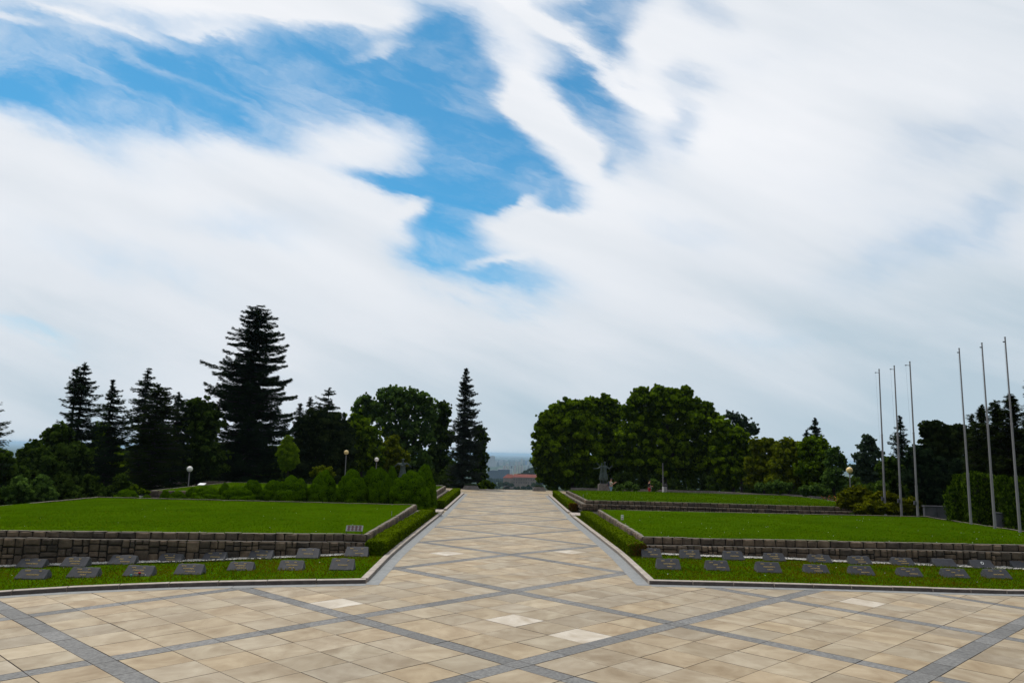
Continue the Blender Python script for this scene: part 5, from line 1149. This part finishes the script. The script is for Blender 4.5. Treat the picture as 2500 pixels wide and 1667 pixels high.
lobes_tree('birch_tree','drooping light-leaved birch left of the yellowed lamp','tree',2035,[(2030,1105,13),(2042,1100,10),(2050,1115,12),(2030,1130,18),(2050,1140,18),(2040,1160,22),(2060,1125,8),(2025,1175,20),(2050,1185,20),(2015,1190,14)],L_ash,68,leaf=.10,dens=.8,trunk_r=.1,group='broadleaf trees on the right',holes=.2)
lobes_tree('broadleaf_tree','silvery open-crowned tree right of the yellowed lamp','tree',2125,[(2115,1072,12),(2125,1078,12),(2108,1092,14),(2130,1095,14),(2145,1110,14),(2095,1118,14),(2120,1118,20),(2110,1140,22),(2140,1140,22),(2090,1150,18),(2125,1168,26),(2155,1150,18)],L_silver,66,leaf=.13,dens=.75,trunk_r=.09,group='broadleaf trees on the right',holes=.25)
conifer('dark green spruce behind the far flagpoles',2197,1020,1235,58,[(1023,2,2),(1035,8,8),(1050,14,16),(1065,22,20),(1078,22,28),(1095,30,28),(1110,34,32),(1150,38,36),(1200,38,36)],L_spruce,gap=.42,nb=8,droop=.08,tip=.12,leaf=.14,fullness=.42,dens=1.2)
lobes_tree('broadleaf_tree','olive tree low between the silvery tree and the dark conifers','tree',2180,[(2170,1130,18),(2160,1150,20),(2190,1155,22),(2175,1180,24),(2195,1195,22)],L_dark,54,leaf=.12,trunk_r=.08,group='broadleaf trees on the right')
lobes_tree('pine_tree','dark round-topped pine between the two groups of flagpoles','tree',2310,[(2265,1045,18),(2258,1058,14),(2285,1040,14),(2300,1050,18),(2325,1052,16),(2345,1050,14),(2280,1068,24),(2315,1075,28),(2345,1080,24),(2270,1095,26),(2305,1110,32),(2345,1115,30),(2365,1070,20),(2375,1100,26)],L_pine,52,leaf=.12,trunk_r=.18,group='pines behind the lawns',zg=-.3)
lobes_tree('yew_tree','blackish sprawling yew hanging over the concrete wall','tree',2270,[(2235,1105,20),(2250,1120,26),(2225,1130,22),(2245,1150,30),(2285,1150,34),(2225,1170,24),(2265,1185,34),(2310,1180,34),(2280,1215,28),(2320,1215,26),(2240,1195,20),(2345,1150,30)],L_spruce,47,leaf=.11,trunk_r=.14,zg=-.2,flat=.8)
for px, pt, Y, pr, lab in ((2395,993,46,[(995,3,3),(1015,10,10),(1040,20,18),(1070,26,24),(1120,32,30),(1180,34,34)],'dark spiky conifer at the right, first pointed top from the left'),
        (2430,977,45,[(980,5,5),(995,14,12),(1015,20,16),(1050,28,26),(1100,34,34),(1180,36,36)],'dark spiky conifer at the right, second pointed top'),
        (2468,968,44,[(970,5,4),(985,16,16),(1005,24,22),(1050,34,30),(1100,36,36),(1180,38,38)],'tallest dark spiky conifer near the right edge behind the last flagpole'),
        (2515,992,43,[(995,4,4),(1010,16,14),(1050,32,30),(1100,36,36),(1180,38,38)],'dark spiky conifer cut by the right edge')):
    conifer(lab,px,pt,1240,Y,pr,L_pine,gap=.30,nb=10,droop=-.55,tip=.1,leaf=.12,fullness=.5,dens=1.5,up=.0,group='spiky conifers at the right edge')
conifer('leaning pointed conifer limb tree behind the first near flagpole',2372,1012,1240,47,[(1015,12,3),(1030,14,8),(1055,16,18),(1100,22,26),(1180,30,30)],L_pine,gap=.36,nb=8,droop=-.45,tip=.2,leaf=.12,fullness=.4,group='spiky conifers at the right edge')
conifer('dark conifer barely entering at the right edge, highest up',2522,925,1240,40,[(928,6,5),(945,24,20),(965,20,20),(990,30,30),(1000,24,30),(1040,28,30),(1100,30,30)],L_pine,gap=.4,nb=7,droop=-.1,leaf=.12,group='spiky conifers at the right edge')
lobes_tree('yew_tree','blackish dense yew mass behind the ivy and the last flagpole','tree',2440,[(2375,1110,24),(2385,1150,28),(2405,1120,26),(2420,1090,20),(2430,1130,32),(2455,1100,26),(2470,1140,32),(2495,1120,34),(2500,1080,26),(2400,1170,26),(2450,1175,28),(2500,1170,30)],L_spruce,47.5,leaf=.12,trunk_r=.16,zg=-.2,flat=1.)
def undergrowth(label, x0, x1, Y0, Y1, tops, leaf=.26, step=13):
    Cs, Ns, To = [], [], []; px = x0
    while px < x1:
        Y = random.uniform(Y0,Y1); tp = np.interp(px,[t[0] for t in tops],[t[1] for t in tops])+random.uniform(-10,8)
        py = tp+8
        while at(px,py,Y)[2] > -1.2:
            c = np.array(at(px+random.uniform(-6,6),py,Y+random.uniform(-2,2))); R = random.uniform(9,15)/F*Y; n = 110
            q = unit(n); q[:,2] = np.abs(q[:,2])*rng.choice([1,1,-.5],n); Cs.append(c+q*R*rng.uniform(.5,1.1,(n,1))*np.array([1,1,.8])); Ns.append(q+unit(n)*.6); To.append(np.clip(rng.random(n)*.7+random.uniform(-.1,.2),0,1)); py += 13
        px += step*random.uniform(.7,1.3)
    C = np.concatenate(Cs); Nn = np.concatenate(Ns); n = len(C); s = leaf*rng.uniform(.6,1.3,n); o0 = C.mean(0)
    o = link('undergrowth', leafmesh('undergrowth', C-o0, perp(Nn), Nn, s, s*.7, [L_dark], None, np.concatenate(To))); o.location = o0; tag(o, label, 'undergrowth', kind='stuff')
undergrowth('dark undergrowth closing the space under the left trees', -20, 1105, 92, 106, [(0,1150),(200,1110),(500,1080),(760,1110),(1105,1135)])
undergrowth('dark undergrowth closing the space under the maples', 1345, 1905, 98, 112, [(1300,1150),(1500,1115),(1700,1110),(1900,1130)])
undergrowth('dark undergrowth behind the junipers and the far flagpoles', 2085, 2440, 52, 57, [(2085,1200),(2150,1185),(2250,1150),(2440,1150)], leaf=.16)
undergrowth('dark undergrowth under the low trees on the right', 1850, 2330, 84, 96, [(1850,1130),(2050,1165),(2075,1172),(2120,1150),(2330,1120)])
# ---- junipers
for px, py, r, Y, lobs, lab in ((2085,1212,0,50,[(2062,1216,17),(2080,1205,17),(2100,1203,17),(2118,1212,15),(2072,1228,18),(2098,1228,18),(2056,1230,13),(2122,1228,14)],'tall spreading olive juniper under the yellowed lamp'),
        (2150,1220,0,48.5,[(2128,1224,17),(2150,1216,17),(2172,1218,17),(2190,1226,15),(2155,1234,18),(2182,1236,15),(2122,1238,14)],'broad spreading juniper behind the first far flagpole'),
        (2140,1240,0,46.5,[(2100,1244,15),(2124,1238,16),(2148,1240,17),(2172,1243,15),(2140,1249,15),(2192,1248,11),(2110,1250,12)],'low front juniper spreading over the stone edge'),
        (2225,1232,0,47.5,[(2210,1230,13),(2228,1227,13),(2242,1236,12),(2220,1243,13)],'small juniper between the middle and right far flagpoles')):
    lobes_tree('juniper',lab,'shrub',px,lobs,L_juniper,Y,leaf=.08,zg=-.1,trunk_r=.04,limbs=4,flat=.5,dens=1.5,group='spreading junipers on the right')
lobes_tree('shaggy_bush','shaggy loose bush growing up through a round shrub','bush',787,[(787,1146,10,0),(772,1150,10,0),(803,1150,10,0),(762,1158,7,0),(812,1160,7,0),(787,1156,16,0)],L_maple2,47.2,leaf=.06,zg=0.1,trunk_r=.05,limbs=3,dens=1.1)
lobes_tree('understorey_bush','thin spiky bush behind the far left round shrub','bush',330,[(318,1194,6),(330,1190,6),(345,1200,7),(360,1202,6)],L_maple,50,leaf=.07,zg=-.3,trunk_r=.03,limbs=2,dens=.6)
for px, Y, lobs, lab in ((1530,80,[(1515,1192,10),(1535,1188,12),(1552,1192,9),(1500,1196,7)],'olive bush under the maples between the two people'),(1600,82,[(1595,1180,10),(1608,1186,10),(1598,1192,10)],'green bush just right of the person in crimson trousers'),
        (1900,72,[(1880,1190,12),(1900,1186,14),(1925,1190,12),(1855,1192,12)],'low dark hedge-like bush behind the upper right lawn'),(1990,66,[(1965,1200,14),(1990,1196,14),(2015,1202,12)],'dark bush left of the orange flowers')):
    lobes_tree('understorey_bush',lab,'bush',px,lobs,L_ash,Y,leaf=.10,zg=-.3,trunk_r=.04,limbs=2)
# ---- ivy clumps (climber hanging over a wall)
def ivy(label, Y, cols):
    """cols: (px0, px1, top, bottom)"""
    c = at((cols[0][0]+cols[-1][1])/2, cols[0][3], Y); org = np.array([c[0],Y,c[2]-.3]); root = empty('ivy_clump', tuple(org), 0, label, 'ivy', 'ivy clumps on the right-hand wall')
    Cs, Ns = [], []; mb = MB()
    for x0, x1, t, b in cols:
        w = (x1-x0)/F*Y; a = np.array(at((x0+x1)/2, b, Y)); h = at((x0+x1)/2, t, Y)[2]-a[2]+.3; a[2] -= .3
        n = int(1700*w*h); u = rng.random(n); v = rng.random(n); ang = (u-.5)*math.pi*1.5
        rad = w/2*(1-.25*(v>.85)*((v-.85)/.15)**2)*(1+.12*np.sin(v*9+u*11)+.08*np.sin(u*23))
        rad = rad*(1+.22*np.sin(u*17+3*np.sin(v*4))*np.sin(v*7+1)); q = np.stack([np.sin(ang)*rad, -np.cos(ang)*rad*.7, v*h],1)+rng.normal(0,.08,(n,3)); nrm = np.stack([np.sin(ang),-np.cos(ang),np.full(n,.25)],1)
        k = int(n*.25); d = unit(k); d[:,2] = np.abs(d[:,2]); q2 = d*np.array([w*.5,w*.38,w*.25])+np.array([0,0,h*.97]); 
        Cs += [q+a-org, q2+a-org]; Ns += [nrm, d]
        mb.lathe(tuple(a-org), [(w*.36,0),(w*.38,h*.6),(w*.34,h*.95),(0,h)], 10)
    C = np.concatenate(Cs); Nn = np.concatenate(Ns); n = len(C)
    s = .070*rng.uniform(.5,1.4,n); T = perp(Nn)*.5+np.array([0,0,-1.])
    link('leaves', leafmesh('leaves', C, T, Nn+unit(n)*.6, s, s*.7, [L_ivy], None, rng.random(n)**1.8), root); mb.build('stems', M_bark, root)
ivy('left ivy clump behind the first near flagpole', 41.5, [(2318,2342,1192,1272),(2336,2366,1163,1276)])
ivy('middle ivy clump between the first and second near flagpoles', 40.5, [(2366,2400,1156,1284),(2392,2422,1160,1284),(2412,2432,1163,1250)])
ivy('right ivy clump around the last near flagpole', 38.5, [(2436,2462,1166,1200),(2454,2480,1174,1296),(2476,2510,1172,1300),(2500,2530,1170,1302)])
# ================================================================= far view
M_plaster = mat('aged_plaster', (.20,.16,.13), .9, col2=(.32,.26,.215), scale=.15); M_roof = mat('red_tiles', (.16,.036,.022), .85, col2=(.215,.052,.03), scale=.2); M_glass = mat('dark_window', (.03,.035,.04), .3, var=.1)
def castle():
    Y = 1050.; a = at(1252,1178,Y); b = at(1318,1178,Y); zt_ = at(1260,1164.5,Y)[2]; zr = at(1260,1157.5,Y)[2]; z0 = at(1260,1192,Y)[2]
    root = empty('palace_building', (a[0],Y,z0), 0, 'long red-roofed building with two rows of small windows beyond the steps', 'building')
    w = b[0]-a[0]; h = zt_-z0; d = 14; hr = zr-zt_
    mb = MB(); mb.box((w/2,d/2,h/2),(w,d,h)); mb.build('wall', M_plaster, root)
    mb = MB(); mb.mesh([(-.6,-.6,h),(w+.6,-.6,h),(w+.6,d+.6,h),(-.6,d+.6,h),(1.5,d/2,h+hr*1.05),(w-1.5,d/2,h+hr*1.05)],[(0,1,5,4),(2,3,4,5),(1,2,5),(3,0,4)]); rf = mb.build('roof', M_roof, root)
    for r in range(2):
        for k in range(11):
            mb = MB(); mb.box((w*(k+.5)/11,-.05,h-3-4.2*r),(1.1,.3,1.5)); mb.build('window', M_glass, root)
    # wing seen at an angle
    c = at(1228,1178,Y-8); wl = a[0]-c[0]
    mb = MB(); mb.box((-wl/2,4,h/2-.6),(wl-.1,12,h-1.2)); mb.build('wing_wall', M_plaster, root)
    mb = MB(); mb.mesh([(-wl-.5,-2.6,h-1.2),(-.1,-2.6,h-1.2),(-.1,10.6,h-1.2),(-wl-.5,10.6,h-1.2),(-wl+5.5,4,h+hr*.95),(-.1,4,h+hr*.95)],[(0,1,5,4),(2,3,4,5),(3,0,4),(1,2,5)]); mb.build('wing_roof', M_roof, root)
castle()
def far_wood(label, spots, leaf, Y, n_per=900, kind=None):
    """a wood far off that reads as one mass"""
    Cs, Ns = [], []; o0 = np.array(at(spots[0][0],spots[0][1],Y))
    for px, py, r in spots:
        c = np.array(at(px,py,Y+random.uniform(-20,20))); R = r/F*Y
        for k in range(9):
            sc = c+unit(1)[0]*R*.6*np.array([1,1,.6]); q = unit(n_per//9); q[:,2] = np.abs(q[:,2]); Cs.append(sc+q*R*.5*rng.uniform(.8,1.05,(len(q),1))-o0); Ns.append(q+unit(len(q))*.5)
    C = np.concatenate(Cs); Nn = np.concatenate(Ns); n = len(C); s = leaf*rng.uniform(.6,1.3,n)
    o = link('woodland', leafmesh('woodland', C, perp(Nn), Nn, s, s*.7, [L_far], None, rng.random(n))); o.location = o0; tag(o, label, 'woods', kind='stuff')
far_wood('dark tree tops on the slope before the red-roofed building', [(1212,1190,9),(1224,1184,9),(1236,1182,8),(1248,1185,7),(1262,1192,7),(1278,1192,7),(1292,1190,8),(1306,1186,10),(1200,1196,9),(1236,1194,9),(1320,1180,12)], .9, 900)
far_wood('wooded knoll behind the red-roofed building', [(1276,1158,5),(1284,1153,6),(1294,1149,7),(1304,1147,8),(1314,1150,9),(1268,1160,5),(1300,1158,9),(1285,1160,8)], 1.6, 1350)
far_wood('dark blue-green wood below the long dark building', [(1186,1176,7),(1196,1172,7),(1206,1175,7),(1217,1174,7),(1228,1175,6),(1192,1184,8),(1206,1186,8),(1222,1180,6)], 2.4, 1900)
M_tw = [mat('tower_white', (.55,.55,.54), .8, var=.08, scale=.08), mat('tower_pink', (.50,.36,.32), .8, var=.08, scale=.08), mat('tower_cream', (.52,.46,.36), .8, var=.08, scale=.08), mat('tower_grey', (.30,.32,.35), .8, var=.08, scale=.08), mat('tower_blue', (.10,.22,.45), .8, var=.08, scale=.08), mat('dark_block', (.02,.035,.06), .6, var=.1, scale=.05)]
TWN = ['white','pink','cream','grey','blue']
def tower(px0, px1, pyt, pyb, ci, label, group, cat='building'):
    pm = (px0+px1)/2; zb_ = -110.5
    g = gnd(pm, pyb, -110); Y = g[1]; w = (px1-px0)/F*Y; h = at(pm,pyt,Y)[2]-zb_
    root = empty('tower_block', (g[0],Y,zb_), 0, label, cat, group); d = max(12.,w*.55)
    mb = MB(); mb.box((0,d/2,h/2),(w,d,h)); mb.build('wall', M_tw[ci], root)
    mb = MB()
    nb_ = max(1,int(w/9)); 
    for k in range(nb_): mb.box((-w/2+w*(k+.5)/nb_,-.4,h/2),(w/nb_*.34,.9,h*.96))
    mb.build('loggia_strip', M_tw[3] if ci not in (3,5) else M_glass, root)
    mb = MB(); mb.box((w*.1,d/2,h+1.5),(w*.4,d*.5,3)); mb.build('lift_room', M_tw[3], root)
    return root
tw = [(1193,1208,1113,1139,0,'tallest pale twin tower block at the left of the far city','single')]
row1 = [(1228.5,1234.5,1137,1151,1),(1237.5,1243,1136.5,1152,2),(1245.5,1252,1136.5,1155,3),(1254.5,1260,1136,1154,1),(1263.5,1269,1136,1154,2),(1271,1275.5,1136.5,1153,1),(1275.8,1278.5,1135.5,1150,0),(1281.5,1286,1135,1147,0),(1288.5,1293,1136,1146,3)]
row2 = [(1206,1212,1127,1139,0),(1213,1219,1128,1138,3),(1220,1227.5,1127,1136,0),(1229,1234,1126,1134,3),(1235,1241,1131,1137,1),(1242.5,1249,1127,1136,3),(1251,1256,1126,1135,3),(1257.5,1263,1127,1136,2),(1265,1270.5,1127,1137,1),(1271.5,1276,1119,1135,2),(1277,1281,1122,1135,3),(1282,1287,1124,1136,4),(1288,1292,1126,1137,0)]
row3 = [(1209,1216,1124,1128,0),(1218,1228,1123.5,1127,1),(1232,1240,1123,1126,0),(1247,1254,1122.5,1126,3),(1258,1268,1123,1126.5,0),(1215,1240,1144,1149,0),(1244,1251,1144,1156,0),(1271,1276,1147,1153,1),(1276,1283,1147,1152,0)]
tower(*tw[0][:6], None); tower(1188,1193,1121,1136,1,'pinkish block half hidden by trees left of the tallest tower',None)
for rr, nm, g_ in ((row1,'nearer','nearer tower blocks of the far city'),(row2,'middle','middle tower blocks of the far city'),(row3,'lower scattered','scattered low blocks of the far city')):
    for i, (a,b,t,bt,ci) in enumerate(rr): tower(a,b,t,bt,ci,f'{TWN[ci]} block, {ordn[i] if i < 10 else "eleventh twelfth thirteenth".split()[i-10]} from the left in the {nm} row of the far city',g_)
tower(1190,1216,1148,1168,5,'dark blue-grey long building below the towers, left part',None); tower(1215,1244,1146,1169,5,'dark blue-grey long building below the towers, right part',None)
# scattered far woods on the plain
def plain_woods():
    n = 9000; px = rng.uniform(1150,1340,n); k = rng.random(n); py = 1109.5+26*k**1.5
    C = np.array([gnd(a,b,-109) for a,b in zip(px,py)]); m_ = (np.sin(C[:,0]*.004)+np.sin(C[:,1]*.0011+1)+.8*np.sin(C[:,0]*.0013+C[:,1]*.0007)) > -.1; C = C[m_]; n = len(C)
    s = 9*rng.uniform(.6,1.5,n); C[:,2] += s*.35
    o = link('woodland', leafmesh('woodland', C, np.tile([1.,0,0],(n,1))+unit(n)*.3, np.tile([0,-1.,.8],(n,1))+unit(n)*.4, s*1.6, s*.7, [L_far], None, rng.random(n))); tag(o,'distant woods and tree belts on the plain beyond the city','woods',kind='stuff')
plain_woods()
# ---- haze: one closed box of even, thin air
mb = MB(); mb.box((0,40000,-44),(190000,190000,139)); hz = mb.build('haze', None); hz.data.materials.clear()
M_hz = bpy.data.materials.new('haze_air'); M_hz.use_nodes = True; t_ = M_hz.node_tree; t_.nodes.remove(t_.nodes['Principled BSDF'])
pv = t_.nodes.new('ShaderNodeVolumePrincipled'); pv.inputs['Color'].default_value = (.50,.72,.95,1); pv.inputs['Density'].default_value = 6e-5; pv.inputs['Anisotropy'].default_value = .3
t_.links.new(pv.outputs[0], t_.nodes['Material Output'].inputs['Volume']); hz.data.materials.append(M_hz); tag(hz, kind='stuff')
tag(hz,'thin pale blue air over the whole place','haze')
